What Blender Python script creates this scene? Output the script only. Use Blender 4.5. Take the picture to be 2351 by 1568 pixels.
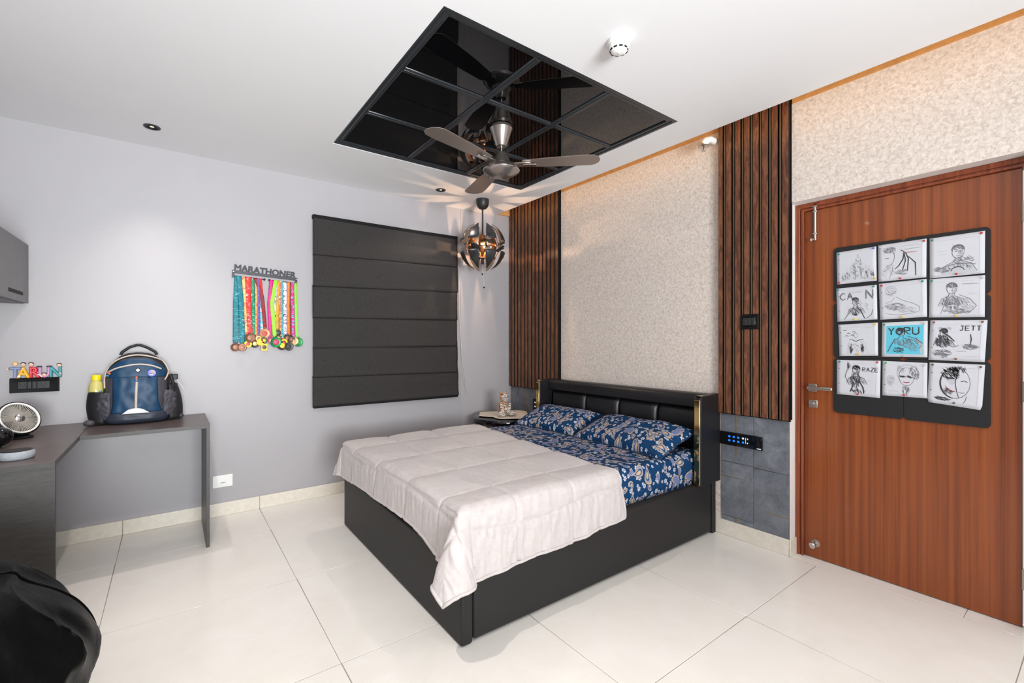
import bpy, bmesh, math, random
from math import pi, sin, cos, radians, hypot, atan2, sqrt, exp
from mathutils import Vector, Matrix, noise

scene = bpy.context.scene
COL = scene.collection
for o in list(bpy.data.objects):
    bpy.data.objects.remove(o)

# ------------------------------------------------------------------ camera
cam_data = bpy.data.cameras.new('camera')
cam_data.sensor_width = 36.0
cam_data.lens = 36.0 * 1048.9 / 2351.0
cam_data.shift_y = 0.0006
cam_data.clip_start = 0.02
cam = bpy.data.objects.new('camera', cam_data)
COL.objects.link(cam)
cam.location = (0, 0, 1.27)
cam.rotation_euler = (pi / 2, 0, -0.6405799)
scene.camera = cam

# ------------------------------------------------------------------ world, exposure
w = bpy.data.worlds.new('world')
scene.world = w
w.use_nodes = True
w.node_tree.nodes['Background'].inputs[0].default_value = (0.80, 0.90, 1.0, 1)
w.node_tree.nodes['Background'].inputs[1].default_value = 1.0
vs = scene.view_settings
vs.view_transform = 'Standard'
vs.look = 'None'
vs.gamma = 1.0
vs.use_curve_mapping = False
vs.exposure = 0.0

# ------------------------------------------------------------------ large lights
def light(name, kind, loc, rot, power, color, **kw):
    d = bpy.data.lights.new(name, kind)
    d.energy = power
    d.color = color
    for k, v in kw.items():
        setattr(d, k, v)
    o = bpy.data.objects.new(name, d)
    COL.objects.link(o)
    o.location = loc
    o.rotation_euler = rot
    return o

# fill lamp behind the camera, added with the rear window to brighten the room
light('rear_fill', 'AREA', (0.10, -3.23, 1.35), (radians(90), 0, 0), 78, (0.95, 0.99, 1.0), shape='RECTANGLE', size=1.9, size_y=1.7)
# second added fill, tilted up from the same opening to brighten the ceiling
light('upward_fill', 'AREA', (0.10, -3.19, 1.20), (radians(107), 0, radians(-5)), 88, (0.95, 0.99, 1.0), shape='RECTANGLE', size=1.8, size_y=1.2, spread=radians(80))
# warm LED tape hidden on the ceiling ledge, washing the headboard wall
light('cove_tape', 'AREA', (2.7155, 0.40, 2.612), (0, radians(-90), 0), 3.6, (1.0, 0.55, 0.20), shape='RECTANGLE', size=0.008, size_y=7.0)
# recessed ceiling downlights: the two in view, then three unseen fill spots added to brighten the room
DOWN = ((-0.096, 3.58, 42, 84), (1.881, 3.561, 26, 125), (-0.096, 1.70, 98, 160), (1.881, -0.18, 60, 150), (-0.096, -0.18, 20, 150))
for (lx, ly, pw, sz) in DOWN:
    light('downlight_or_fill', 'SPOT', (lx, ly, 2.588), (0, 0, 0), pw, (1.0, 0.92, 0.86), spot_size=radians(sz), spot_blend=1.0, shadow_soft_size=0.02)
# filament bulb of the pendant
light('pendant_bulb_light', 'POINT', (2.32, 3.57, 2.165), (0, 0, 0), 13, (1.0, 0.64, 0.40), shadow_soft_size=0.008)

# ------------------------------------------------------------------ helpers
def S(r, g, b):
    def f(c):
        c /= 255.0
        return c / 12.92 if c <= 0.04045 else ((c + 0.055) / 1.055) ** 2.4
    return (f(r), f(g), f(b), 1.0)

class NT:
    def __init__(s, mat):
        s.t = mat.node_tree
    def n(s, typ, **kw):
        node = s.t.nodes.new(typ)
        for k, v in kw.items():
            if isinstance(k, str) and hasattr(node, k):
                setattr(node, k, v)
        return node
    def l(s, a, b):
        s.t.links.new(a, b)
    def m(s, op, a, b=None, c=None, clamp=False):
        n = s.t.nodes.new('ShaderNodeMath')
        n.operation = op
        n.use_clamp = clamp
        for i, x in enumerate((a, b, c)):
            if x is None:
                continue
            if isinstance(x, (int, float)):
                n.inputs[i].default_value = x
            else:
                s.l(x, n.inputs[i])
        return n.outputs[0]
    def mix(s, f, a, b, mode='MIX'):
        n = s.t.nodes.new('ShaderNodeMix')
        n.data_type = 'RGBA'
        n.blend_type = mode
        for i, x in ((0, f), (6, a), (7, b)):
            if isinstance(x, (int, float)):
                n.inputs[i].default_value = x
            elif isinstance(x, tuple):
                n.inputs[i].default_value = x
            else:
                s.l(x, n.inputs[i])
        return n.outputs[2]
    def ramp(s, f, stops, interp='LINEAR'):
        n = s.t.nodes.new('ShaderNodeValToRGB')
        cr = n.color_ramp
        cr.interpolation = interp
        while len(cr.elements) > 1:
            cr.elements.remove(cr.elements[-1])
        cr.elements[0].position, cr.elements[0].color = stops[0]
        for p, c in stops[1:]:
            e = cr.elements.new(p)
            e.color = c
        s.l(f, n.inputs[0])
        return n.outputs[0]
    def noise(s, vec, scale, detail=4, rough=0.55, dist=0.0):
        n = s.t.nodes.new('ShaderNodeTexNoise')
        n.inputs['Scale'].default_value = scale
        n.inputs['Detail'].default_value = detail
        n.inputs['Roughness'].default_value = rough
        n.inputs['Distortion'].default_value = dist
        if vec is not None:
            s.l(vec, n.inputs['Vector'])
        return n.outputs[0]
    def coords(s, out='Object', scale=(1, 1, 1), rot=(0, 0, 0), loc=(0, 0, 0)):
        tc = s.t.nodes.new('ShaderNodeTexCoord')
        mp = s.t.nodes.new('ShaderNodeMapping')
        mp.inputs['Scale'].default_value = scale
        mp.inputs['Rotation'].default_value = rot
        mp.inputs['Location'].default_value = loc
        s.l(tc.outputs[out], mp.inputs['Vector'])
        return mp.outputs[0]
    def bump(s, h, strength, dist=0.01):
        n = s.t.nodes.new('ShaderNodeBump')
        n.inputs['Strength'].default_value = strength
        n.inputs['Distance'].default_value = dist
        s.l(h, n.inputs['Height'])
        s.l(n.outputs[0], s.p.inputs['Normal'])

def mat(name, color, rough=0.5, metal=0.0, spec=0.5, coat=0.0, emit=None, emit_s=0.0, trans=0.0, alpha=1.0, sheen=0.0):
    m = bpy.data.materials.new(name)
    m.use_nodes = True
    p = m.node_tree.nodes['Principled BSDF']
    p.inputs['Base Color'].default_value = color
    p.inputs['Roughness'].default_value = rough
    p.inputs['Metallic'].default_value = metal
    p.inputs['Specular IOR Level'].default_value = spec
    p.inputs['Coat Weight'].default_value = coat
    p.inputs['Transmission Weight'].default_value = trans
    p.inputs['Alpha'].default_value = alpha
    p.inputs['Sheen Weight'].default_value = sheen
    if emit:
        p.inputs['Emission Color'].default_value = emit
        p.inputs['Emission Strength'].default_value = emit_s
    t = NT(m)
    t.p = p
    return m, t

M = {}
def simple(key, color, rough=0.5, noise_amt=0.0, scale=40, **kw):
    m, t = mat(key, color, rough, **kw)
    if noise_amt:
        v = t.coords()
        f = t.noise(v, scale, 5, 0.6)
        c = t.ramp(f, [(0.3, tuple(x * (1 - noise_amt) for x in color[:3]) + (1,)), (0.7, tuple(min(1, x * (1 + noise_amt)) for x in color[:3]) + (1,))])
        t.l(c, t.p.inputs['Base Color'])
    M[key] = m
    return m, t

simple('wall_paint', S(167, 164, 168), 0.42, 0.012, 3)
simple('white_paint', S(236, 234, 232), 0.5, 0.012, 4)
simple('ceiling_paint', S(236, 236, 238), 0.6, 0.01, 2)
simple('reveal_paint', S(232, 228, 224), 0.5, 0.015, 6)
simple('grout', S(150, 140, 132), 0.8)
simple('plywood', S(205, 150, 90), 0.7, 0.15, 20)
simple('black_plastic', S(12, 12, 14), 0.42, spec=0.3)
simple('black_matte', S(14, 14, 15), 0.6, spec=0.2)
simple('black_gloss', S(6, 6, 8), 0.06)
simple('charcoal_metal', S(38, 38, 40), 0.42)
simple('white_plastic', S(238, 238, 236), 0.35)
simple('chrome', S(205, 203, 200), 0.18, metal=1.0)
simple('steel', S(176, 168, 160), 0.32, metal=1.0)
simple('dark_slot', S(10, 10, 12), 0.7)
simple('gold', S(200, 172, 118), 0.10, metal=1.0)
simple('brass', S(178, 148, 100), 0.35, metal=0.8)

m, t = simple('floor_tile', S(226, 221, 212), 0.16, spec=0.45)
v = t.coords(scale=(1, 1, 1))
info = t.n('ShaderNodeObjectInfo')
vv = t.n('ShaderNodeVectorMath'); vv.operation = 'ADD'
t.l(v, vv.inputs[0]); t.l(info.outputs['Location'], vv.inputs[1])
f1 = t.noise(vv.outputs[0], 5, 6, 0.65, 0.8)
f2 = t.noise(vv.outputs[0], 90, 3, 0.6)
c = t.ramp(f1, [(0.3, S(232, 228, 221)), (0.5, S(235, 231, 225)), (0.75, S(238, 235, 230))])
c2 = t.mix(t.m('MULTIPLY', f2, 0.12), c, S(205, 198, 186))
t.l(c2, t.p.inputs['Base Color'])

m, t = simple('baseboard_tile', S(218, 208, 190), 0.25)
v = t.coords('Object')
f = t.noise(v, 30, 6, 0.7, 0.5)
t.l(t.ramp(f, [(0.3, S(215, 207, 193)), (0.55, S(225, 218, 206)), (0.8, S(232, 227, 218))]), t.p.inputs['Base Color'])

m, t = simple('wallpaper', S(190, 175, 160), 0.62)
v = t.coords()
a = t.noise(v, 62, 5, 0.66, 0.6)
b = t.noise(v, 190, 3, 0.7)
d = t.noise(v, 3.0, 3, 0.5)
s_ = t.m('ADD', t.m('MULTIPLY', a, 0.72), t.m('MULTIPLY', b, 0.28))
c = t.ramp(s_, [(0.34, S(184, 167, 154)), (0.44, S(212, 198, 187)), (0.54, S(230, 218, 209)), (0.66, S(244, 237, 231))])
c = t.mix(t.m('MULTIPLY', d, 0.25), c, S(205, 197, 190))
t.l(c, t.p.inputs['Base Color'])
t.bump(s_, 0.35, 0.004)

m, t = simple('slate', S(92, 96, 104), 0.55)
v = t.coords()
info = t.n('ShaderNodeObjectInfo')
vv = t.n('ShaderNodeVectorMath'); vv.operation = 'ADD'
t.l(v, vv.inputs[0]); t.l(info.outputs['Location'], vv.inputs[1])
a = t.noise(vv.outputs[0], 9, 7, 0.68, 0.6)
b = t.noise(vv.outputs[0], 55, 4, 0.7)
s_ = t.m('ADD', t.m('MULTIPLY', a, 0.75), t.m('MULTIPLY', b, 0.25))
t.l(t.ramp(s_, [(0.30, S(78, 82, 90)), (0.5, S(106, 110, 118)), (0.62, S(124, 128, 136)), (0.78, S(150, 153, 158))]), t.p.inputs['Base Color'])
t.bump(s_, 0.2, 0.004)

def wood(key, c0, c1, c2, c3, rough, stretch, scale, dist, coat=0.0, offs=True):
    m, t = simple(key, c1, rough, coat=coat)
    v = t.coords(scale=stretch)
    src = v
    if offs:
        info = t.n('ShaderNodeObjectInfo')
        vv = t.n('ShaderNodeVectorMath'); vv.operation = 'MULTIPLY_ADD'
        t.l(info.outputs['Location'], vv.inputs[0])
        vv.inputs[1].default_value = (0, 37.3, 0)
        t.l(v, vv.inputs[2])
        src = vv.outputs[0]
    a = t.noise(src, scale, 5, 0.6, dist)
    b = t.noise(src, scale * 5, 3, 0.6, 0.2)
    s_ = t.m('ADD', t.m('MULTIPLY', a, 0.75), t.m('MULTIPLY', b, 0.25))
    t.l(t.ramp(s_, [(0.32, c0), (0.46, c1), (0.56, c2), (0.70, c3)]), t.p.inputs['Base Color'])
    t.bump(s_, 0.08, 0.002)
    return t
wood('door_wood', S(98, 46, 18), S(126, 61, 23), S(142, 72, 29), S(155, 86, 38), 0.30, (1, 1, 0.010), 34, 0.05, coat=0.15, offs=False)
wood('frame_wood', S(96, 44, 26), S(128, 60, 33), S(146, 74, 42), S(160, 88, 52), 0.32, (1, 1, 0.03), 60, 0.1)
wood('slat_wood', S(58, 32, 24), S(98, 58, 40), S(124, 78, 54), S(146, 96, 68), 0.45, (2.2, 2.2, 0.45), 16, 1.2)
wood('far_slat_wood', S(64, 36, 24), S(100, 60, 38), S(122, 76, 50), S(142, 92, 62), 0.45, (2.2, 2.2, 0.45), 16, 1.2)
simple('rib_bronze', S(92, 76, 58), 0.4)
wood('desk_top', S(74, 62, 60), S(86, 74, 71), S(92, 80, 77), S(100, 88, 84), 0.34, (0.25, 3, 3), 14, 0.4)
wood('desk_side', S(48, 46, 44), S(54, 52, 50), S(59, 57, 55), S(66, 63, 60), 0.42, (0.5, 0.5, 3), 40, 0.5)
wood('cabinet_laminate', S(104, 103, 106), S(110, 109, 112), S(114, 113, 116), S(120, 119, 122), 0.45, (3, 3, 0.6), 12, 0.8)

m, t = simple('blind_fabric', S(62, 59, 58), 0.7, spec=0.25)
v1 = t.coords(scale=(1, 1, 0.2)); v2 = t.coords(scale=(0.2, 1, 1))
a = t.noise(v1, 420, 2, 0.6); b = t.noise(v2, 420, 2, 0.6)
s_ = t.m('MULTIPLY', t.m('ADD', a, b), 0.5)
t.l(t.ramp(s_, [(0.35, S(34, 33, 33)), (0.65, S(58, 54, 53))]), t.p.inputs['Base Color'])
t.bump(s_, 0.3, 0.002)

m, t = simple('bed_leather', S(33, 32, 32), 0.5, spec=0.3)
v = t.coords(); a = t.noise(v, 260, 3, 0.6); t.bump(a, 0.12, 0.002)
m, t = simple('head_leather', S(24, 23, 26), 0.38, spec=0.5)
v = t.coords(); a = t.noise(v, 260, 3, 0.6); t.bump(a, 0.10, 0.002)
m, t = simple('bean_leather', S(5, 6, 7), 0.36, spec=0.12)
v = t.coords(); a = t.noise(v, 9, 4, 0.6, 0.8); t.bump(a, 0.18, 0.02)
m, t = simple('glass_black', S(4, 5, 7), 0.012, spec=0.5)
simple('glass_frame', S(40, 44, 48), 0.25, spec=0.5)

m, t = simple('comforter', S(205, 196, 193), 0.62, sheen=0.35)
v1 = t.coords(scale=(1, 8, 1)); a = t.noise(v1, 60, 3, 0.6); v2 = t.coords(); b = t.noise(v2, 30, 4, 0.6, 1.0)
t.l(t.ramp(b, [(0.3, S(180, 172, 171)), (0.7, S(190, 182, 180))]), t.p.inputs['Base Color'])
t.bump(t.m('ADD', t.m('MULTIPLY', a, 0.4), b), 0.25, 0.006)

# paisley print for sheet and pillow cases: droplets and small flowers drawn from cell-local coordinates
def paisley(key, scale):
    m, t = simple(key, S(14, 74, 116), 0.75, spec=0.2)
    uv = t.coords('UV', scale=(1, 1, 1))
    base = S(12, 66, 108)
    col = t.mix(t.noise(uv, 40, 3), S(4, 44, 82), S(9, 62, 104))
    def cells(sc, offx, rnd=0.75):
        mp = t.coords('UV', scale=(sc, sc, sc), loc=(offx, offx * 0.7, 0))
        vo = t.n('ShaderNodeTexVoronoi')
        vo.voronoi_dimensions = '2D'
        vo.inputs['Scale'].default_value = 1.0
        vo.inputs['Randomness'].default_value = rnd
        t.l(mp, vo.inputs['Vector'])
        sub = t.n('ShaderNodeVectorMath'); sub.operation = 'SUBTRACT'
        t.l(mp, sub.inputs[0]); t.l(vo.outputs['Position'], sub.inputs[1])
        sp = t.n('ShaderNodeSeparateColor')
        t.l(vo.outputs['Color'], sp.inputs[0])
        rot = t.n('ShaderNodeVectorRotate'); rot.rotation_type = 'Z_AXIS'
        t.l(sub.outputs[0], rot.inputs['Vector'])
        t.l(t.m('MULTIPLY', sp.outputs[0], 6.283), rot.inputs['Angle'])
        sx = t.n('ShaderNodeSeparateXYZ')
        t.l(rot.outputs[0], sx.inputs[0])
        return sx.outputs[0], sx.outputs[1], sp.outputs[1], sp.outputs[2]
    def band(d, lo, hi):
        return t.m('MULTIPLY', t.m('GREATER_THAN', d, lo), t.m('LESS_THAN', d, hi))
    # small dots and flowers first
    for sc, off, petal, keep in ((scale * 3.1, 3.3, 5, 0.30), (scale * 2.1, 11.7, 6, 0.30)):
        x, y, r1, r2 = cells(sc, off)
        th = t.m('ARCTAN2', y, x)
        rr = t.m('SQRT', t.m('ADD', t.m('MULTIPLY', x, x), t.m('MULTIPLY', y, y)))
        pet = t.m('MULTIPLY_ADD', t.m('COSINE', t.m('MULTIPLY', th, petal)), 0.26, 1.0)
        d = t.m('DIVIDE', rr, pet)
        k = t.m('GREATER_THAN', r1, keep)
        col = t.mix(t.m('MULTIPLY', k, t.m('LESS_THAN', d, 0.21)), col, S(196, 196, 204))
        col = t.mix(t.m('MULTIPLY', k, t.m('LESS_THAN', d, 0.07)), col, S(10, 44, 80))
    # drops
    for sc, off, keep in ((scale * 1.6, 7.9, 0.5), (scale * 0.9, 0.0, 0.05)):
        x, y, r1, r2 = cells(sc, off, 0.55)
        x2 = t.m('ADD', x, t.m('MULTIPLY', t.m('MULTIPLY', y, y), 0.9))
        wd = t.m('MAXIMUM', t.m('MULTIPLY_ADD', y, -0.34, 0.17), 0.02)
        d = t.m('SQRT', t.m('ADD', t.m('POWER', t.m('DIVIDE', x2, wd), 2.0), t.m('POWER', t.m('DIVIDE', t.m('ADD', y, 0.02), 0.45), 2.0)))
        k = t.m('GREATER_THAN', r1, keep)
        lil = t.mix(t.m('GREATER_THAN', r2, 0.62), S(104, 118, 160), S(138, 144, 160))
        col = t.mix(t.m('MULTIPLY', k, t.m('LESS_THAN', d, 1.02)), col, S(10, 44, 74))
        col = t.mix(t.m('MULTIPLY', k, t.m('LESS_THAN', d, 0.95)), col, S(186, 160, 132))
        col = t.mix(t.m('MULTIPLY', k, t.m('LESS_THAN', d, 0.80)), col, lil)
        tan = t.m('GREATER_THAN', r2, 0.45)
        col = t.mix(t.m('MULTIPLY', t.m('MULTIPLY', k, tan), band(d, 0.40, 0.56)), col, S(24, 66, 106))
        col = t.mix(t.m('MULTIPLY', t.m('MULTIPLY', k, tan), t.m('LESS_THAN', d, 0.34)), col, S(196, 164, 126))
    t.l(col, t.p.inputs['Base Color'])
    f = t.noise(uv, 300, 2)
    t.bump(f, 0.15, 0.002)
paisley('paisley', 8.0)

def fix_parent_inverse(o):
    pass

def world_loc(o):
    v = Vector((0, 0, 0))
    while o:
        v += o.location
        o = o.parent
    return v

class MB:
    """Collects geometry in world coordinates; build() links it as one mesh object."""
    def __init__(s):
        s.v = []; s.f = []; s.uv = {}
    def add(s, verts, faces, uv=None):
        b = len(s.v)
        s.v += [tuple(p) for p in verts]
        s.f += [tuple(i + b for i in f) for f in faces]
        if uv:
            for i, q in enumerate(uv):
                s.uv[b + i] = q
        return s
    def box(s, x0, x1, y0, y1, z0, z1):
        v = [(x, y, z) for z in (z0, z1) for y in (y0, y1) for x in (x0, x1)]
        return s.add(v, [(0, 2, 3, 1), (4, 5, 7, 6), (0, 1, 5, 4), (2, 6, 7, 3), (0, 4, 6, 2), (1, 3, 7, 5)])
    def prism(s, poly, axis, a0, a1):
        """poly: 2D outline; axis 0: (y,z) along x, axis 1: (x,z) along y, axis 2: (x,y) along z"""
        def P(p, a):
            return (a, p[0], p[1]) if axis == 0 else ((p[0], a, p[1]) if axis == 1 else (p[0], p[1], a))
        n = len(poly)
        v = [P(p, a0) for p in poly] + [P(p, a1) for p in poly]
        f = [tuple(range(n))[::-1], tuple(range(n, 2 * n))] + [(i, (i + 1) % n, n + (i + 1) % n, n + i) for i in range(n)]
        return s.add(v, f)
    def lathe(s, prof, c=(0, 0, 0), n=32, mtx=None, caps=True):
        v = []
        for r, z in prof:
            for i in range(n):
                a = 2 * pi * i / n
                p = Vector((r * cos(a), r * sin(a), z))
                if mtx is not None:
                    p = mtx @ p
                v.append((p.x + c[0], p.y + c[1], p.z + c[2]))
        f = []
        for j in range(len(prof) - 1):
            for i in range(n):
                k = (i + 1) % n
                f.append((j * n + i, j * n + k, (j + 1) * n + k, (j + 1) * n + i))
        if caps:
            f.append(tuple(range(n))[::-1])
            f.append(tuple((len(prof) - 1) * n + i for i in range(n)))
        return s.add(v, f)
    def tube(s, pts, r, n=8, closed=False, flat=None):
        pts = [Vector(p) for p in pts]
        m = len(pts)
        v = []; prev = None
        for i, p in enumerate(pts):
            if closed:
                d = pts[(i + 1) % m] - pts[i - 1]
            else:
                d = pts[min(i + 1, m - 1)] - pts[max(i - 1, 0)]
            d.normalize()
            if prev is None:
                up = Vector((0, 0, 1)) if abs(d.z) < 0.9 else Vector((0, 1, 0))
                a = d.cross(up).normalized()
            else:
                a = (prev - d * prev.dot(d)).normalized()
            prev = a
            b = d.cross(a)
            rr = r[i] if isinstance(r, (list, tuple)) else r
            for k in range(n):
                t_ = 2 * pi * k / n
                v.append(p + a * (rr * cos(t_)) + b * (rr * sin(t_)))
        f = []
        for i in range(m if closed else m - 1):
            for k in range(n):
                q = (k + 1) % n; j = (i + 1) % m
                f.append((i * n + k, i * n + q, j * n + q, j * n + k))
        if not closed:
            f.append(tuple(range(n))[::-1]); f.append(tuple((m - 1) * n + k for k in range(n)))
        return s.add(v, f)
    def grid(s, fn, nu, nv, cu=False, cv=False, uvf=None):
        mu = nu if cu else nu + 1; mv = nv if cv else nv + 1
        v = []; uv = []
        for j in range(mv):
            for i in range(mu):
                v.append(fn(i / nu, j / nv))
                if uvf:
                    uv.append(uvf(i / nu, j / nv))
        f = []
        for j in range(nv):
            for i in range(nu):
                a = j * mu + i; b = j * mu + (i + 1) % mu
                c = ((j + 1) % mv) * mu + (i + 1) % mu; d = ((j + 1) % mv) * mu + i
                f.append((a, b, c, d))
        return s.add(v, f, uv if uvf else None)
    def ball(s, c, r, n=16, m=10, mtx=None):
        rx, ry, rz = r if isinstance(r, (list, tuple)) else (r, r, r)
        v = []
        for j in range(m + 1):
            la = -pi / 2 + pi * j / m
            la = max(-pi / 2 + 0.02, min(pi / 2 - 0.02, la))
            for i in range(n):
                lo = 2 * pi * i / n
                p = Vector((rx * cos(la) * cos(lo), ry * cos(la) * sin(lo), rz * sin(la)))
                if mtx is not None:
                    p = mtx @ p
                v.append((p.x + c[0], p.y + c[1], p.z + c[2]))
        f = [(j * n + i, j * n + (i + 1) % n, (j + 1) * n + (i + 1) % n, (j + 1) * n + i) for j in range(m) for i in range(n)]
        f.append(tuple(range(n))[::-1]); f.append(tuple(m * n + i for i in range(n)))
        return s.add(v, f)
    def xf(s, mtx):
        s.v = [tuple(mtx @ Vector(p)) for p in s.v]
        return s
    def build(s, name, material, parent=None, smooth=None, bevel=0.0, seg=2, loc=None, solid=0.0, sub=0, offset=-1.0):
        me = bpy.data.meshes.new(name)
        base = world_loc(parent) if parent else Vector((0, 0, 0))
        if loc is not None:
            base = Vector(loc)
        me.from_pydata([(p[0] - base.x, p[1] - base.y, p[2] - base.z) for p in s.v], [], s.f)
        if s.uv:
            ul = me.uv_layers.new(name='UVMap')
            for lp in me.loops:
                ul.data[lp.index].uv = s.uv.get(lp.vertex_index, (0, 0))
        me.validate()
        bm = bmesh.new(); bm.from_mesh(me)
        bmesh.ops.recalc_face_normals(bm, faces=bm.faces)
        bm.to_mesh(me); bm.free()
        me.materials.append(M[material] if isinstance(material, str) else material)
        if smooth is not None:
            me.shade_smooth()
            me.set_sharp_from_angle(angle=radians(smooth))
        o = bpy.data.objects.new(name, me)
        COL.objects.link(o)
        if parent:
            o.parent = parent
        if loc is not None:
            o.location = base - (world_loc(parent) if parent else Vector((0, 0, 0)))
        if solid:
            md = o.modifiers.new('thickness', 'SOLIDIFY'); md.thickness = solid; md.offset = offset
        if bevel:
            md = o.modifiers.new('bevel', 'BEVEL'); md.width = bevel; md.segments = seg; md.limit_method = 'ANGLE'; md.angle_limit = radians(40)
            if smooth is None:
                me.shade_smooth(); me.set_sharp_from_angle(angle=radians(50))
        if sub:
            md = o.modifiers.new('subdivision', 'SUBSURF'); md.levels = sub; md.render_levels = sub
        return o

def tag(o, label, cat, group=None):
    o['label'] = label; o['category'] = cat
    if group:
        o['group'] = group
    return o
def struct(o, label=None):
    o['kind'] = 'structure'
    if label:
        o['label'] = label
    return o
def thing(name, label, cat, loc, group=None):
    o = bpy.data.objects.new(name, None)
    o.empty_display_size = 0.05
    COL.objects.link(o); o.location = loc
    return tag(o, label, cat, group)
def copy_of(src, loc, parent=None):
    c = src.copy(); COL.objects.link(c)
    c.parent = parent
    c.location = Vector(loc) - (world_loc(parent) if parent else Vector((0, 0, 0)))
    return c
def text_mb(txt, size, depth, mtx, bold=0.0):
    cu = bpy.data.curves.new('lettering', 'FONT')
    cu.body = txt; cu.size = size; cu.extrude = depth; cu.align_x = 'CENTER'; cu.resolution_u = 3; cu.bevel_depth = bold; cu.bevel_resolution = 0
    ob = bpy.data.objects.new('lettering', cu)
    me = bpy.data.meshes.new_from_object(ob)
    mb = MB()
    mb.add([mtx @ v.co for v in me.vertices], [tuple(p.vertices) for p in me.polygons])
    bpy.data.objects.remove(ob); bpy.data.curves.remove(cu); bpy.data.meshes.remove(me)
    return mb
def rrect(cx, cy, hw, hh, r, n=5):
    out = []
    for (sx, sy, a0) in ((1, 1, 0), (-1, 1, 90), (-1, -1, 180), (1, -1, 270)):
        for k in range(n + 1):
            a = radians(a0 + 90 * k / n)
            out.append((cx + sx * (hw - r) + r * cos(a), cy + sy * (hh - r) + r * sin(a)))
    return out
def lerp(a, b, t):
    return a + (b - a) * t
def interp(tab, x):
    if x <= tab[0][0]:
        return tab[0][1]
    for (x0, y0), (x1, y1) in zip(tab, tab[1:]):
        if x <= x1:
            return lerp(y0, y1, (x - x0) / (x1 - x0))
    return tab[-1][1]

# ================================================================== THE ROOM
XL, XR, YB, YF, ZC = -1.12, 2.932, 3.95, -3.20, 2.596
# floor: a grout bed and one object per tile
floor = struct(MB().box(XL, 3.06, YF, YB, -0.06, -0.0009).build('floor', 'grout'))
JX = [XL, -0.2575, 0.539, 1.3355, 2.132, 2.930]
JY = [YF, -2.9718, -2.168, -1.3642, -0.5604, 0.2434, 1.0472, 1.851, 2.6548, 3.4586, YB]
tile_cache = {}
def tile(x0, x1, y0, y1, z0, z1, name, material, parent, g=0.0013, bev=0.001):
    k = (round(x1 - x0, 4), round(y1 - y0, 4), round(z1 - z0, 4), name)
    cx, cy, cz = (x0 + x1) / 2, (y0 + y1) / 2, z0
    if k not in tile_cache:
        mb = MB().box(x0 + g, x1 - g, y0 + g, y1 - g, z0, z1)
        tile_cache[k] = mb.build(name, material, parent, bevel=bev, seg=1, loc=(cx, cy, cz))
        return tile_cache[k]
    return copy_of(tile_cache[k], (cx, cy, cz), parent)
for i in range(len(JX) - 1):
    for j in range(len(JY) - 1):
        tile(JX[i], JX[i + 1], JY[j], JY[j + 1], -0.0062, 0.0, 'floor_tile', 'floor_tile', floor)
for y0, y1 in ((0.20, 0.446), (0.446, 1.187)):
    tile(2.930, 3.06, y0, y1, -0.0062, 0.0, 'floor_tile', 'floor_tile', floor)

wall_back = struct(MB().box(XL - 0.12, 3.2, YB, YB + 0.14, -0.06, 2.95).build('wall_back', 'wall_paint'))
# shallow pilaster strip beside the blind, up to the corner
MB().box(2.305, 2.94, YB - 0.004, YB, 0.0, 2.95).build('pilaster', 'wall_paint', wall_back)
outl = [(YF, -0.06), (0.215, -0.06), (0.215, 2.09), (1.187, 2.09), (1.187, -0.06), (YB, -0.06), (YB, 2.95), (YF, 2.95)]
wall_right = struct(MB().prism(outl, 0, 2.938, 3.16).build('wall_right', 'reveal_paint'))
struct(MB().box(XL - 0.12, XL, YF - 0.1, YB, -0.06, 2.95).build('wall_left', 'wall_paint'))
# rear wall with an unseen window added to light the room
def frame_mb(mb, x0, x1, z0, z1, X0, X1, Z0, Z1, ya, yb):
    """rectangular ring in the xz plane"""
    v = []
    for y in (ya, yb):
        v += [(X0, y, Z0), (X1, y, Z0), (X1, y, Z1), (X0, y, Z1), (x0, y, z0), (x1, y, z0), (x1, y, z1), (x0, y, z1)]
    f = []
    for k in range(4):
        q = (k + 1) % 4
        f += [(k, q, 4 + q, 4 + k), (8 + k, 12 + k, 12 + q, 8 + q), (k, 8 + k, 8 + q, q), (4 + k, 4 + q, 12 + q, 12 + k)]
    mb.add(v, f)
    return mb
wr = struct(frame_mb(MB(), -0.85, 1.05, 0.50, 2.20, XL - 0.12, 3.2, -0.06, 2.95, YF - 0.1, YF).build('wall_rear', 'wall_paint'))
win = struct(frame_mb(MB(), -0.81, 1.01, 0.54, 2.16, -0.85, 1.05, 0.50, 2.20, YF - 0.06, YF - 0.02).build('added_window_1', 'white_plastic'))
MB().box(0.08, 0.12, YF - 0.055, YF - 0.025, 0.54, 2.16).build('added_window_bar', 'white_plastic', win)

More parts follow.
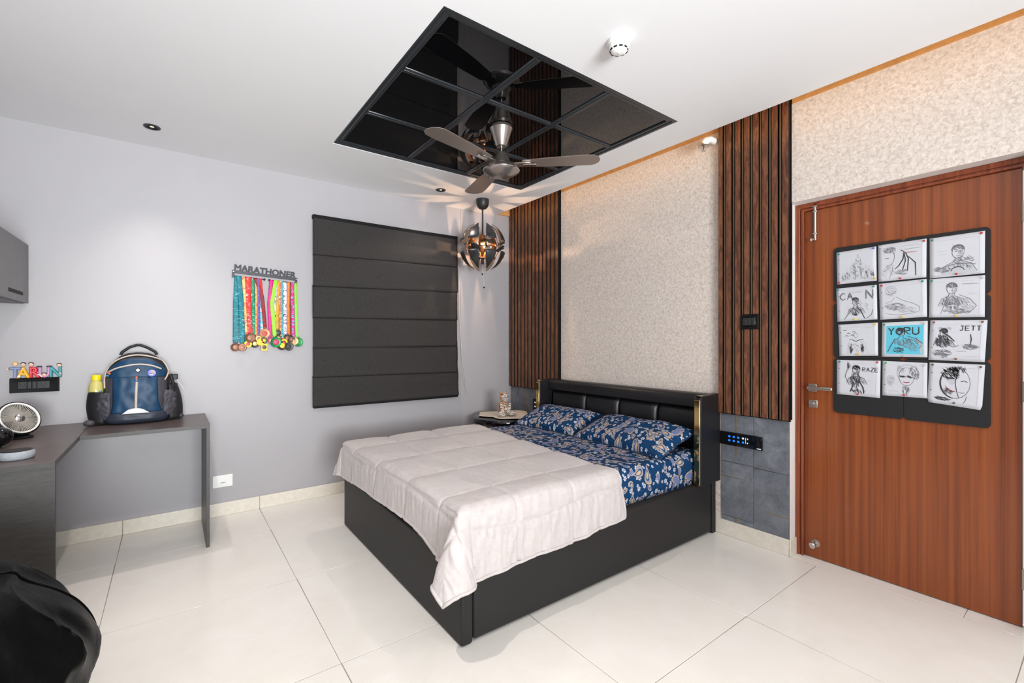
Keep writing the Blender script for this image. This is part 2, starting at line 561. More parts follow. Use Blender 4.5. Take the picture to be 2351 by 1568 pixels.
# ceiling: false ceiling with a square opening, open slot along the headboard wall, slab above
RX0, RX1, RY0, RY1 = 0.862, 2.448, 1.605, 3.157
CE = 2.714
def ring_xy(X0, X1, Y0, Y1, x0, x1, y0, y1, za, zb):
    mb = MB(); v = []
    for z in (za, zb):
        v += [(X0, Y0, z), (X1, Y0, z), (X1, Y1, z), (X0, Y1, z), (x0, y0, z), (x1, y0, z), (x1, y1, z), (x0, y1, z)]
    f = []
    for k in range(4):
        q = (k + 1) % 4
        f += [(k, q, 4 + q, 4 + k), (8 + k, 12 + k, 12 + q, 8 + q), (k, 8 + k, 8 + q, q), (4 + k, 4 + q, 12 + q, 12 + k)]
    return mb.add(v, f)
ceil = struct(ring_xy(XL, CE, YF, YB, RX0, RX1, RY0, RY1, ZC, ZC + 0.022).build('ceiling', 'ceiling_paint'))
for (lx, ly, pw, sz) in DOWN[2:]:  # bezels for the added out-of-view fill spots
    MB().lathe([(0.008, ZC - 0.0006), (0.0425, ZC - 0.0006), (0.043, ZC - 0.004), (0.034, ZC - 0.005), (0.030, ZC - 0.001)], (lx, ly, 0), 24, caps=False).build('fill_spot_bezel', 'black_plastic', ceil, smooth=40)
struct(MB().box(XL - 0.12, 3.2, YF - 0.1, YB + 0.1, 2.85, 2.95).build('ceiling', 'ceiling_paint'), 'slab above the false ceiling')

# timber strip seen glowing through the ceiling slot, above the wall coverings
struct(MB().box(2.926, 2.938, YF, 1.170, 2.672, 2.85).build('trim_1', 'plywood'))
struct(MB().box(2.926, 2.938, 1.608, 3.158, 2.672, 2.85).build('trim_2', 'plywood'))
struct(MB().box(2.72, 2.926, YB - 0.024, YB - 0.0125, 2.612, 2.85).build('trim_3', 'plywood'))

# skirting tiles
bb = struct(MB().box(XL, 2.938, YB - 0.003, YB - 0.0005, 0, 0.094).build('baseboard_back', 'grout'))
for i in range(len(JX) - 1):
    tile(JX[i], JX[i + 1], YB - 0.010, YB - 0.001, 0.0005, 0.096, 'skirting_tile', 'baseboard_tile', bb, bev=0.0015)
br = struct(MB().box(2.9335, 2.9375, 1.189, YB - 0.02, 0, 0.096).build('baseboard_right', 'grout'))
yy = [1.187, 1.66, 2.46, 3.26, 3.93]
for y0, y1 in zip(yy, yy[1:]):
    tile(2.925, 2.936, y0, y1, 0.0005, 0.1, 'skirting_tile', 'baseboard_tile', br, bev=0.0015)
MB().box(2.926, 3.012, 1.178, 1.1865, 0.0005, 0.1).build('skirting_tile', 'baseboard_tile', br, bevel=0.0015, seg=1)

# wallpaper sheets on the right wall
def lshape(pts, name):
    return MB().prism(pts, 0, 2.932, 2.9385).build(name, 'wallpaper', wall_right)
lshape([(1.602, 0.1), (3.163, 0.1), (3.163, 2.672), (1.602, 2.672)], 'wallpaper')
lshape([(YF + 0.01, 2.09), (1.173, 2.09), (1.173, 2.672), (YF + 0.01, 2.672)], 'wallpaper')

# ------------------------------------------------------------------ door
door = struct(MB().box(3.030, 3.068, 0.272, 1.141, 0.004, 2.045).build('door_1', 'door_wood', bevel=0.002, loc=(3.03, 0.7, 0)), 'reddish brown wood grain door with a pin board of sketches')
# outer jamb, groove, inner bead
def jamb(mb, y0, y1, z1, x0, x1):
    return mb.prism([(y0, 0.0), (y0, z1), (1.187 + 0.215 - y0, z1), (1.187 + 0.215 - y0, 0.0), (1.187 + 0.215 - y1, 0.0), (1.187 + 0.215 - y1, z1 - abs(y1 - y0)), (y1, z1 - abs(y1 - y0)), (y1, 0.0)], 0, x0, x1)
fr = jamb(MB(), 1.187, 1.162, 2.090, 3.010, 3.09).build('door_frame', 'frame_wood', door, bevel=0.004)
jamb(MB(), 1.1615, 1.156, 2.0645, 3.020, 3.09).build('frame_groove', 'frame_wood', fr)
jamb(MB(), 1.1555, 1.143, 2.0585, 3.012, 3.09).build('frame_bead', 'frame_wood', fr, bevel=0.003)
# lever handle, lock plate, tower bolt, stopper
def ymtx():   # lathe axis z -> -x
    return Matrix.Rotation(radians(-90), 4, 'Y')
RX = ymtx()
h = MB().box(3.022, 3.0305, 1.077, 1.121, 0.979, 1.025).build('handle_rose', 'steel', door, bevel=0.003)
MB().box(2.985, 3.022, 1.090, 1.110, 0.992, 1.014).build('handle_neck', 'steel', h, bevel=0.003)
MB().box(2.978, 2.994, 0.985, 1.112, 0.993, 1.013).build('lever', 'steel', h, bevel=0.005)
k = MB().box(3.023, 3.0305, 1.073, 1.119, 0.885, 0.931).build('lock_plate', 'steel', door, bevel=0.003)
MB().lathe([(0.012, 0), (0.012, 0.014), (0.009, 0.018)], (3.023, 1.096, 0.908), 20, RX).build('lock_cylinder', 'chrome', k, smooth=40)
MB().box(3.000, 3.008, 1.083, 1.109, 0.911, 0.918).build('thumb_turn', 'chrome', k, bevel=0.002)
b_ = MB().tube([(3.018, 1.082, 1.865), (3.018, 1.082, 2.082)], 0.0075, 12).build('tower_bolt', 'chrome', door, smooth=40)
for z in (1.90, 2.03, 2.058, 2.072):
    MB().box(3.010, 3.031, 1.071, 1.093, z, z + 0.008).build('bolt_bracket', 'chrome', b_, bevel=0.0015)
MB().tube([(3.018, 1.082, 1.872), (2.998, 1.096, 1.868)], [0.006, 0.008], 10).build('bolt_knob', 'chrome', b_, smooth=40)
s_ = MB().lathe([(0.022, 0), (0.022, 0.006), (0.010, 0.010), (0.009, 0.05), (0.0, 0.05)], (3.0305, 1.082, 0.092), 24, RX, caps=False).build('door_stopper', 'steel', door, smooth=40)
MB().lathe([(0.006, 0.045), (0.016, 0.047), (0.017, 0.060), (0.012, 0.066), (0.0, 0.067)], (3.0305, 1.082, 0.092), 24, RX, caps=False).build('stopper_head', 'chrome', s_, smooth=40)
for z in (0.22, 1.05, 1.85):
    MB().tube([(3.024, 0.268, z - 0.045), (3.024, 0.268, z + 0.045)], 0.007, 10).build('hinge', 'steel', door, smooth=40)

# ------------------------------------------------------------------ fluted timber panels
def slat_panel(label, y0, y1, centres, wdt, ribs, sm, group):
    t = thing('slat_wall_panel', label, 'wall panel', (2.93, (y0 + y1) / 2, 0.812), group)
    MB().box(2.922, 2.9375, y0, y1, 0.812, 2.85).build('backing', 'black_matte', t)
    slats = []
    for c in centres:
        a, b = max(y0, c - wdt / 2), min(y1, c + wdt / 2)
        so_ = MB().box(2.895, 2.9225, a, b, 0.808, 2.84).build('slat', sm, t, loc=(2.91, c, 0.808))
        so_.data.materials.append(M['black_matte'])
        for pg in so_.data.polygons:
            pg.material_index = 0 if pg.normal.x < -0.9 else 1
    for c in ribs:
        MB().box(2.8985, 2.9225, c - 0.0042, c + 0.0042, 0.810, 2.84).build('rib', 'rib_bronze', t, loc=(2.91, c, 0.81))
    MB().box(2.908, 2.9225, y0, y1, 0.802, 0.810).build('end_trim', 'black_matte', t)
    return t
nc = [1.592, 1.534, 1.4755, 1.418, 1.3635, 1.3085, 1.253, 1.1935]
slat_panel('fluted walnut slat panel beside the wooden door', 1.173, 1.604, nc, 0.034, [(a + b) / 2 for a, b in zip(nc, nc[1:])], 'slat_wood', 'fluted slat panels on the headboard wall')
fc = [3.922 - 0.0568 * k for k in range(14)]
slat_panel('fluted walnut slat panel in the far corner behind the hanging lamp', 3.164, 3.937, fc, 0.031, [(a + b) / 2 for a, b in zip(fc, fc[1:])], 'far_slat_wood', 'fluted slat panels on the headboard wall')

# slate cladding below the slats, with brass inlay
def slate(label, tiles, inlays, y0, y1):
    t = thing('slate_cladding', label, 'wall cladding', (2.932, (y0 + y1) / 2, 0.1), 'slate cladding under the slat panels')
    MB().box(2.9345, 2.9378, y0, y1, 0.1, 0.81).build('backing', 'black_matte', t)
    for (a, b, c, d, off) in tiles:
        MB().box(2.926 + off, 2.9345, a + 0.0012, b - 0.0012, c + 0.0012, d - 0.0012).build('slate_tile', 'slate', t, bevel=0.0012, seg=1, loc=(2.93, (a + b) / 2, c))
    for (a, b, c, d) in inlays:
        MB().box(2.9252, 2.93, a, b, c, d).build('inlay', 'brass', t)
slate('grey slate cladding with brass inlay lines beside the door', [(1.392, 1.604, 0.487, 0.81, 0), (1.392, 1.604, 0.133, 0.487, 0), (1.392, 1.604, 0.1, 0.133, 0.002), (1.188, 1.392, 0.481, 0.81, 0), (1.188, 1.392, 0.1, 0.481, 0.0015)],
      [(1.4995, 1.5045, 0.534, 0.808), (1.4995, 1.5045, 0.104, 0.133), (1.47, 1.604, 0.3895, 0.3925), (1.188, 1.317, 0.222, 0.2252)], 1.188, 1.604)
slate('grey slate cladding low in the far corner behind the side table', [(3.155, 3.677, 0.1, 0.81, 0), (3.677, 3.937, 0.1, 0.81, 0)], [(3.674, 3.680, 0.101, 0.808)], 3.155, 3.937)

# ------------------------------------------------------------------ black glass ceiling insert
cp = thing('black_glass_ceiling_panel', 'large square black glass ceiling insert of nine panes around the fan', 'ceiling panel', (1.65, 2.38, ZC))
GX = [RX0, 1.388, 1.882, RX1]; GY = [RY0, 2.112, 2.635, RY1]
ring_xy(RX0 + 0.001, RX1 - 0.001, RY0 + 0.001, RY1 - 0.001, RX0 + 0.028, RX1 - 0.028, RY0 + 0.028, RY1 - 0.028, ZC + 0.0015, ZC + 0.03).build('frame', 'glass_frame', cp, bevel=0.006)
ring_xy(RX0 + 0.029, RX1 - 0.029, RY0 + 0.029, RY1 - 0.029, RX0 + 0.05, RX1 - 0.05, RY0 + 0.05, RY1 - 0.05, ZC + 0.006, ZC + 0.03).build('inner_frame', 'glass_frame', cp, bevel=0.005)
for gx in GX[1:3]:
    st = MB().box(gx - 0.021, gx + 0.021, RY0 + 0.05, RY1 - 0.05, ZC + 0.0075, ZC + 0.03).build('glazing_bar', 'glass_frame', cp, bevel=0.005)
    MB().box(gx - 0.006, gx + 0.006, RY0 + 0.05, RY1 - 0.05, ZC + 0.0045, ZC + 0.0085).build('bar_ridge', 'glass_frame', st, bevel=0.0015)
for k, gy in enumerate(GY[1:3]):
    for a, b in zip(GX, GX[1:]):
        a2 = a + (0.05 if a == RX0 else 0.021); b2 = b - (0.05 if b == RX1 else 0.021)
        st = MB().box(a2, b2, gy - 0.021, gy + 0.021, ZC + 0.0075, ZC + 0.03).build('glazing_bar', 'glass_frame', cp, bevel=0.005)
        MB().box(a2, b2, gy - 0.006, gy + 0.006, ZC + 0.0045, ZC + 0.0085).build('bar_ridge', 'glass_frame', st, bevel=0.0015)
for a, b in zip(GX, GX[1:]):
    for c, d in zip(GY, GY[1:]):
        MB().box(a + 0.015, b - 0.015, c + 0.015, d - 0.015, ZC + 0.0145, ZC + 0.026).build('glass_pane', 'glass_black', cp)

# ------------------------------------------------------------------ ceiling fan
FX, FY = 1.640, 2.312
m, t_ = simple('fan_blade', S(150, 138, 130), 0.34, metal=0.55)
simple('fan_body', S(172, 164, 158), 0.26, metal=0.9)
fan = thing('ceiling_fan', 'brushed silver three blade ceiling fan hanging from the black glass', 'ceiling fan', (FX, FY, ZC))
MB().lathe([(0.066, 2.607), (0.070, 2.590), (0.066, 2.583), (0.052, 2.54), (0.036, 2.497), (0.030, 2.484), (0.018, 2.480)], (FX, FY, 0), 40).build('canopy', 'fan_body', fan, smooth=35)
MB().tube([(FX, FY, 2.49), (FX, FY, 2.43)], 0.011, 14).build('down_rod', 'chrome', fan, smooth=40)
MB().lathe([(0.020, 2.447), (0.030, 2.442), (0.040, 2.420), (0.055, 2.390), (0.062, 2.378), (0.062, 2.36)], (FX, FY, 0), 40).build('motor_cone', 'fan_body', fan, smooth=35)
mo = MB().lathe([(0.050, 2.382), (0.075, 2.374), (0.098, 2.356), (0.111, 2.338), (0.112, 2.332), (0.108, 2.326), (0.092, 2.317), (0.070, 2.302), (0.040, 2.291), (0.0, 2.287)], (FX, FY, 0), 48, caps=False).build('motor', 'fan_body', fan, smooth=30)
MB().tube([(FX + 0.1105 * cos(2 * pi * k / 48), FY + 0.1105 * sin(2 * pi * k / 48), 2.332) for k in range(48)], 0.0045, 8, closed=True).build('motor_ring', 'chrome', mo, smooth=40)
blade = None
for k in range(3):
    ang = radians(76 + 120 * k)
    mtx = Matrix.Translation((FX, FY, 2.372)) @ Matrix.Rotation(ang, 4, 'Z') @ Matrix.Rotation(radians(-3), 4, 'X')
    outline = [(0.135, -0.046), (0.30, -0.062), (0.50, -0.073), (0.560, -0.068), (0.592, -0.046), (0.604, -0.010), (0.600, 0.028), (0.580, 0.056), (0.550, 0.070), (0.30, 0.062), (0.135, 0.046)]
    bl = MB().prism(outline, 2, -0.0015, 0.0015).xf(mtx).build('blade', 'fan_blade', fan, bevel=0.001, seg=1)
    MB().prism([(0.07, -0.026), (0.15, -0.030), (0.185, -0.018), (0.185, 0.018), (0.15, 0.030), (0.07, 0.026)], 2, -0.010, -0.0018).xf(mtx).build('blade_arm', 'fan_body', bl, bevel=0.002)
    MB().prism(rrect(0.178, 0.0, 0.045, 0.014, 0.012), 2, -0.016, -0.0095).xf(mtx).build('blade_clip', 'chrome', bl, bevel=0.003)

# ------------------------------------------------------------------ smoke detector, sprinkler, downlights
sd = thing('smoke_detector', 'round white smoke detector on the ceiling', 'smoke detector', (1.59, 1.345, ZC))
cx, cy = 1.578, 1.33
MB().lathe([(0.050, ZC), (0.050, ZC - 0.014), (0.048, ZC - 0.018)], (cx, cy, 0), 40).build('base', 'white_plastic', sd, smooth=35)
hd = MB().lathe([(0.044, ZC - 0.017), (0.044, ZC - 0.030), (0.041, ZC - 0.040), (0.034, ZC - 0.048), (0.024, ZC - 0.053), (0.0, ZC - 0.054)], (cx, cy, 0), 40, caps=False).build('sensor_head', 'white_plastic', sd, smooth=35)
for k in range(10):
    a = 2 * pi * k / 10 + 0.3
    mt = Matrix.Translation((cx, cy, ZC - 0.044)) @ Matrix.Rotation(a, 4, 'Z') @ Matrix.Rotation(radians(40), 4, 'Y')
    MB().box(0.0360, 0.0400, -0.0075, 0.0075, 0.027, 0.033).xf(Matrix.Translation((cx, cy, ZC - 0.0735)) @ Matrix.Rotation(a, 4, 'Z')).build('vent_slot', 'dark_slot', hd)
MB().ball((cx, cy, ZC - 0.0545), 0.004, 10, 6).build('test_button', 'white_plastic', hd, smooth=60)

sp = thing('fire_sprinkler', 'small brass and white fire sprinkler high on the textured wall', 'sprinkler', (2.932, 1.65, 2.585))
MB().tube([(2.934, 1.640, 2.612), (2.86, 1.645, 2.612), (2.835, 1.655, 2.600), (2.832, 1.668, 2.585)], [0.022, 0.022, 0.024, 0.022], 14).build('pipe_elbow', 'white_plastic', sp, smooth=50)
MB().lathe([(0.0, 2.574), (0.034, 2.571), (0.036, 2.566), (0.020, 2.562), (0.0, 2.562)], (2.832, 1.672, 0), 24, caps=False).build('escutcheon', 'chrome', sp, smooth=40)
simple('red_glass', S(170, 20, 16), 0.1)
MB().tube([(2.832, 1.672, 2.563), (2.832, 1.672, 2.541)], 0.004, 10).build('glass_bulb', 'red_glass', sp, smooth=50)
for s in (-1, 1):
    MB().tube([(2.832, 1.672 + s * 0.009, 2.563), (2.832, 1.672 + s * 0.011, 2.552), (2.832, 1.672 + s * 0.004, 2.540)], 0.0022, 8).build('frame_arm', 'chrome', sp, smooth=50)
MB().lathe([(0.0, 2.541), (0.014, 2.540), (0.015, 2.537), (0.0, 2.537)], (2.832, 1.672, 0), 18, caps=False).build('deflector', 'chrome', sp, smooth=40)

m, t_ = simple('lamp_core', (1, 0.85, 0.7, 1), 0.5, emit=(1, 0.80, 0.62, 1), emit_s=0.9)
for n_, (lx, ly) in enumerate(((-0.096, 3.58), (1.881, 3.561))):
    dl = thing('downlight', ['small black recessed downlight above the desk', 'small black recessed downlight above the dark window blind'][n_], 'downlight', (lx, ly, ZC), 'recessed ceiling downlights')
    MB().lathe([(0.030, ZC - 0.0002), (0.0425, ZC - 0.0005), (0.043, ZC - 0.004), (0.034, ZC - 0.005), (0.028, ZC - 0.002), (0.024, ZC + 0.014)], (lx, ly, 0), 32, caps=False).build('bezel', 'black_plastic', dl, smooth=40)
    MB().lathe([(0.0, ZC - 0.0008), (0.010, ZC - 0.0012), (0.011, ZC - 0.0005)], (lx, ly, 0), 16, caps=False).build('lens', 'lamp_core', dl, smooth=40)
    MB().lathe([(0.010, ZC - 0.0006), (0.033, ZC - 0.0006)], (lx, ly, 0), 24, caps=False).build('baffle', 'dark_slot', dl)

# ================================================================== ROMAN BLIND
bl = thing('roman_blind', 'dark grey fabric roman blind closed over the window', 'window blind', (1.575, 3.92, 0.74))
BX0, BX1 = 0.914, 2.243
foldL = [2.295, 1.973, 1.719, 1.464, 1.217, 0.981, 0.742]
foldR = [2.303, 2.000, 1.753, 1.482, 1.229, 0.974, 0.748]
MB().box(BX0, BX1, 3.900, 3.9495, 2.272, 2.3).build('headrail', 'black_matte', bl)
for k in range(6):
    def fn(u, v, k=k):
        x = lerp(BX0 + 0.0025 * sin(k * 2.3), BX1 + 0.004 * sin(k * 1.7) + (0.008 if k == 5 else 0), u)
        zt = lerp(foldL[k], foldR[k], u) + (0.012 if k else 0.0)
        zb = lerp(foldL[k + 1], foldR[k + 1], u)
        z = lerp(zt, zb, v)
        y = 3.903 - 0.006 * v ** 6 + (0.011 * exp(-v * 20) if k else 0)         # swells to a lip over the next fold
        y += 0.010 * max(0, (v - 0.94) / 0.06) ** 2
        right = max(0.0, u - 0.35) / 0.65
        p = Vector((x * 2.2, k * 3.1, z * 7))
        y += 0.0035 * noise.noise(p) + 0.0025 * right * noise.noise(Vector((x * 5, k * 2.0, z * 24)))
        y -= 0.006 * right * exp(-((v - 0.9) / 0.07) ** 2) * (0.5 + 0.5 * noise.noise(Vector((x * 6, k, 0))))
        return (x, y, z)
    MB().grid(fn, 70, 26).build('fabric_panel', 'blind_fabric', bl, smooth=70, solid=0.003, offset=0)
MB().box(BX0 + 0.004, BX1 + 0.004, 3.894, 3.904, 0.735, 0.752).build('bottom_bar', 'black_matte', bl, bevel=0.002)
cordp = [(2.262, 3.932, 2.27), (2.268, 3.93, 1.9), (2.280, 3.928, 1.5), (2.312, 3.926, 1.1), (2.360, 3.926, 0.80), (2.382, 3.926, 0.742), (2.366, 3.926, 0.752), (2.325, 3.926, 0.90), (2.300, 3.926, 1.2), (2.285, 3.928, 1.6), (2.275, 3.93, 2.0), (2.266, 3.932, 2.27)]
simple('cord_white', S(205, 200, 200), 0.5)
MB().tube(cordp, 0.0016, 6).build('pull_cord', 'cord_white', bl, smooth=60)

# ================================================================== MEDAL HANGER
mh = thing('medal_hanger', 'dark metal medal hanger lettered MARATHONER on the wall', 'medal hanger', (0.58, 3.94, 1.78))
TILT = radians(-3.2)
HM = Matrix.Translation((0.36, 3.935, 1.806)) @ Matrix.Rotation(-TILT, 4, 'Y')
simple('hanger_metal', S(44, 46, 54), 0.4)
LB = 0.444
MB().box(0.0, LB, -0.003, 0.003, -0.024, -0.002).xf(HM).build('top_bar', 'hanger_metal', mh, bevel=0.001)
for x0 in (0.0, LB - 0.016):
    MB().box(x0, x0 + 0.016, -0.004, 0.003, -0.058, -0.0245).xf(HM).build('side_bracket', 'hanger_metal', mh, bevel=0.001)
    MB().lathe([(0.004, 0), (0.004, 0.003)], (0, 0, 0), 10, Matrix.Rotation(radians(90), 4, 'X')).xf(HM @ Matrix.Translation((x0 + 0.008, -0.004, -0.014))).build('screw', 'steel', mh, smooth=40)
for (x0, x1) in ((0.016, 0.212), (0.246, LB - 0.016)):
    MB().tube([HM @ Vector((x0, -0.010, -0.046)), HM @ Vector((x1, -0.010, -0.046))], 0.004, 10).build('hanging_rod', 'hanger_metal', mh, smooth=40)
    e = x1 if x0 < 0.1 else x0
    MB().ball(HM @ Vector((e, -0.010, -0.046)), 0.0085, 12, 8).build('rod_end', 'hanger_metal', mh, smooth=60)
text_mb('MARATHONER', 0.064, 0.0012, HM @ Matrix.Translation((LB / 2 - 0.002, 0.0, -0.003)) @ Matrix.Diagonal((0.97, 1, 1, 1)) @ Matrix.Rotation(radians(90), 4, 'X'), 0.0020).build('lettering', 'hanger_metal', mh)

def ribbon_mat(key, a, b, c=None, sc=60):
    m, t = simple(key, a, 0.55)
    v = t.coords(scale=(0.6, 1, 1))
    f = t.noise(v, sc, 2, 0.5, 1.0)
    st = [(0.0, a), (0.52, a), (0.56, b)]
    if c:
        st += [(0.63, b), (0.66, c)]
    t.l(t.ramp(f, st, 'CONSTANT'), t.p.inputs['Base Color'])
RIB = {'teal': (S(0, 118, 132), S(20, 150, 160), S(170, 200, 205)), 'cream': (S(240, 200, 120), S(235, 90, 110), None), 'red': (S(226, 38, 38), S(240, 120, 110), S(245, 235, 230)),
       'green': (S(0, 140, 100), S(40, 190, 150), S(235, 240, 235)), 'sky': (S(60, 200, 215), S(235, 235, 235), S(230, 60, 60)), 'orange': (S(240, 170, 100), S(230, 90, 60), None),
       'purple': (S(110, 70, 150), S(140, 110, 180), None), 'crimson': (S(140, 12, 22), S(165, 20, 30), None), 'scarlet': (S(226, 24, 30), S(240, 60, 60), None),
       'magenta': (S(214, 14, 130), S(230, 60, 150), None), 'lime': (S(150, 222, 50), S(170, 235, 80), None), 'lilac': (S(225, 210, 230), S(120, 60, 150), S(240, 240, 240)),
       'mustard': (S(222, 170, 30), S(200, 140, 20), S(60, 170, 220)), 'coral': (S(240, 90, 70), S(240, 200, 60), S(235, 235, 235)), 'aqua': (S(70, 160, 175), S(110, 190, 200), None),
       'pearl': (S(226, 222, 230), S(110, 90, 140), S(225, 130, 150)), 'tangerine': (S(242, 130, 30), S(235, 100, 20), None), 'maroon': (S(110, 14, 34), S(140, 20, 40), None),
       'candy': (S(220, 30, 140), S(60, 170, 230), S(235, 225, 240)), 'chartreuse': (S(130, 220, 40), S(150, 235, 60), None)}
for k_, (a, b, c) in RIB.items():
    ribbon_mat('ribbon_' + k_, a, b, c)
MED = {'bronze': S(122, 78, 56), 'gold': S(214, 160, 40), 'dark': S(62, 54, 44), 'tan': S(196, 150, 104), 'green': S(16, 128, 66), 'yellow': S(240, 190, 20), 'black': S(30, 26, 24), 'grey': S(70, 68, 66), 'peach': S(220, 176, 130)}
for k_, c in MED.items():
    simple('medal_' + k_, c, 0.38, metal=0.35, noise_amt=0.15, scale=120)
simple('medal_red', S(190, 30, 30), 0.4); simple('medal_pink', S(205, 40, 100), 0.4)
medals = [
 ('teal', [(0.392, 1.763), (0.383, 1.557), (0.381, 1.272)], 0.0369, (0.379, 1.232), 0.0308, 'bronze', 'bronze', 'outermost medal on a teal ribbon with bronze disc, beside the hanger bracket'),
 ('teal', [(0.400, 1.764), (0.418, 1.559), (0.423, 1.27)], 0.0354, (0.422, 1.231), 0.0286, 'bronze', 'bronze', 'bronze medal on the second teal ribbon, next to the outermost one'),
 ('cream', [(0.428, 1.759), (0.443, 1.561), (0.451, 1.334)], 0.0207, (0.458, 1.256), 0.0264, 'yellow', 'red', 'yellow and red medal on a cream and pink ribbon'),
 ('red', [(0.459, 1.758), (0.462, 1.561), (0.473, 1.34)], 0.0325, (0.472, 1.302), 0.0363, 'bronze', 'bronze', 'large bronze medal on a wide red and white printed ribbon'),
 ('green', [(0.491, 1.761), (0.494, 1.563), (0.5, 1.324)], 0.0216, (0.505, 1.258), 0.0303, 'dark', 'tan', 'dark bronze medal on a green and white ribbon'),
 ('sky', [(0.51, 1.766), (0.546, 1.599), (0.551, 1.374)], 0.0187, (0.540, 1.27), 0.0264, 'yellow', 'gold', 'yellow medal on a sky blue and white ribbon'),
 ('orange', [(0.512, 1.760), (0.515, 1.564), (0.515, 1.33)], 0.0177, (0.565, 1.231), 0.0300, 'gold', 'dark', 'square gold medal on a pale orange ribbon'),
 ('purple', [(0.527, 1.758), (0.532, 1.565), (0.529, 1.324)], 0.0167, (0.527, 1.297), 0.022, 'tan', 'bronze', 'small tan medal on a purple ribbon'),
 ('crimson', [(0.507, 1.775), (0.553, 1.621), (0.573, 1.385)], 0.0256, (0.57, 1.336), 0.0363, 'tan', 'red', 'light bronze medal with red centre on a dark crimson ribbon'),
 ('scarlet', [(0.54, 1.76), (0.551, 1.621), (0.565, 1.400)], 0.0216, (0.565, 1.283), 0.022, 'dark', 'gold', 'small dark medal on a plain scarlet ribbon'),
 ('magenta', [(0.617, 1.761), (0.602, 1.569), (0.61, 1.303)], 0.0246, (0.612, 1.281), 0.022, 'pink', 'tan', 'small pink medal on a plain magenta ribbon'),
 ('lime', [(0.645, 1.76), (0.619, 1.569), (0.637, 1.325)], 0.0276, (0.645, 1.27), 0.0396, 'green', 'pink', 'large green and pink medal on a wide lime ribbon'),
 ('lilac', [(0.652, 1.755), (0.642, 1.571), (0.645, 1.348)], 0.0197, (0.66, 1.342), 0.0231, 'black', 'grey', 'small black medal on a white and lilac ribbon'),
 ('mustard', [(0.672, 1.76), (0.662, 1.572), (0.656, 1.398)], 0.0216, (0.662, 1.3), 0.0248, 'dark', 'tan', 'dark medal on a mustard yellow and blue ribbon'),
 ('coral', [(0.679, 1.755), (0.676, 1.516), (0.685, 1.331)], 0.0167, (0.69, 1.244), 0.0363, 'dark', 'yellow', 'large dark medal with yellow centre on a coral ribbon'),
 ('aqua', [(0.689, 1.759), (0.688, 1.573), (0.69, 1.337)], 0.0157, (0.703, 1.27), 0.0253, 'yellow', 'red', 'yellow and red medal on a thin grey aqua ribbon'),
 ('pearl', [(0.711, 1.763), (0.713, 1.574), (0.713, 1.343)], 0.0256, (0.729, 1.301), 0.0286, 'black', 'bronze', 'black medal on a white ribbon printed with violet'),
 ('tangerine', [(0.738, 1.762), (0.735, 1.575), (0.739, 1.332)], 0.0216, (0.737, 1.236), 0.033, 'grey', 'black', 'grey medal on a plain orange ribbon'),
 ('maroon', [(0.753, 1.761), (0.753, 1.576), (0.755, 1.349)], 0.0148, (0.757, 1.292), 0.0242, 'dark', 'bronze', 'dark medal on a narrow maroon ribbon'),
 ('candy', [(0.765, 1.756), (0.768, 1.577), (0.769, 1.332)], 0.0226, (0.776, 1.278), 0.0308, 'peach', 'tan', 'peach gold medal on a pink and blue patterned ribbon'),
 ('chartreuse', [(0.786, 1.764), (0.79, 1.578), (0.797, 1.327)], 0.0207, (0.807, 1.27), 0.0352, 'green', 'green', 'green medal on a chartreuse ribbon by the window blind end')]
random.seed(4)
for n_, (rk, path, wd, mc, mr, mk, ck, lab) in enumerate(medals):
    yl = 3.9265 - 0.0022 * (n_ % 4) - (0.006 if rk in ('crimson', 'lime', 'red') else 0)
    zrod = 1.806 - 0.049 - (path[0][0] - 0.36) * 0.056
    t = thing('medal', lab, 'medal', (path[0][0], yl, path[0][1]), 'marathon medals on the hanger')
    pts = [(path[0][0], zrod + 0.006)] + path[1:] + [(mc[0], mc[1] + mr * 0.9)]
    def cen(v, pts=pts):
        s = v * (len(pts) - 1); i = min(int(s), len(pts) - 2); f = s - i
        f = f * f * (3 - 2 * f) if i == 1 else f
        return lerp(pts[i][0], pts[i + 1][0], f), lerp(pts[i][1], pts[i + 1][1], f)
    ph = random.random() * 6
    def fn(u, v, wd=wd, yl=yl, ph=ph):
        x, z = cen(v)
        tw = 0.5 * sin(v * 4 + ph) * sin(pi * min(1, v * 1.02))
        narrow = 1.0 - 0.45 * max(0, v - 0.7) / 0.3
        y = yl - 0.002 + (u - 0.5) * wd * 0.28 * tw + 0.0035 * min(1, v * 3)
        if v < 0.02:
            y = yl - 0.004
        return (x + (u - 0.5) * wd * narrow, y, z)
    MB().grid(fn, 4, 26).build('ribbon', 'ribbon_' + rk, t, smooth=60, solid=0.0008, offset=0)
    RY = Matrix.Rotation(radians(90), 4, 'X')
    yd = yl - 0.005 - 0.004 * ((n_ * 3) % 4)
    if rk == 'orange':
        d_ = MB().prism(rrect(mc[0], mc[1], mr * 0.72, mr * 0.85, 0.004), 1, yd - 0.0035, yd).build('disc', 'medal_' + mk, t, bevel=0.001)
    else:
        d_ = MB().lathe([(mr * 0.96, 0), (mr, 0.001), (mr, 0.003), (mr * 0.93, 0.0042), (mr * 0.88, 0.0032), (0, 0.0032)], (mc[0], yd, mc[1]), 28, RY, caps=False).build('disc', 'medal_' + mk, t, smooth=35)
    MB().lathe([(mr * 0.55, 0.003), (mr * 0.5, 0.0048), (mr * 0.3, 0.0052), (0.0, 0.0052)], (mc[0], yd, mc[1]), 18, RY, caps=False).build('emblem', 'medal_' + ck, d_, smooth=40)
    MB().tube([(mc[0] + 0.006 * cos(a), yd - 0.002, mc[1] + mr + 0.003 + 0.006 * sin(a)) for a in [2 * pi * k / 10 for k in range(10)]], 0.0013, 5, closed=True).build('loop', 'medal_' + mk, d_, smooth=60)

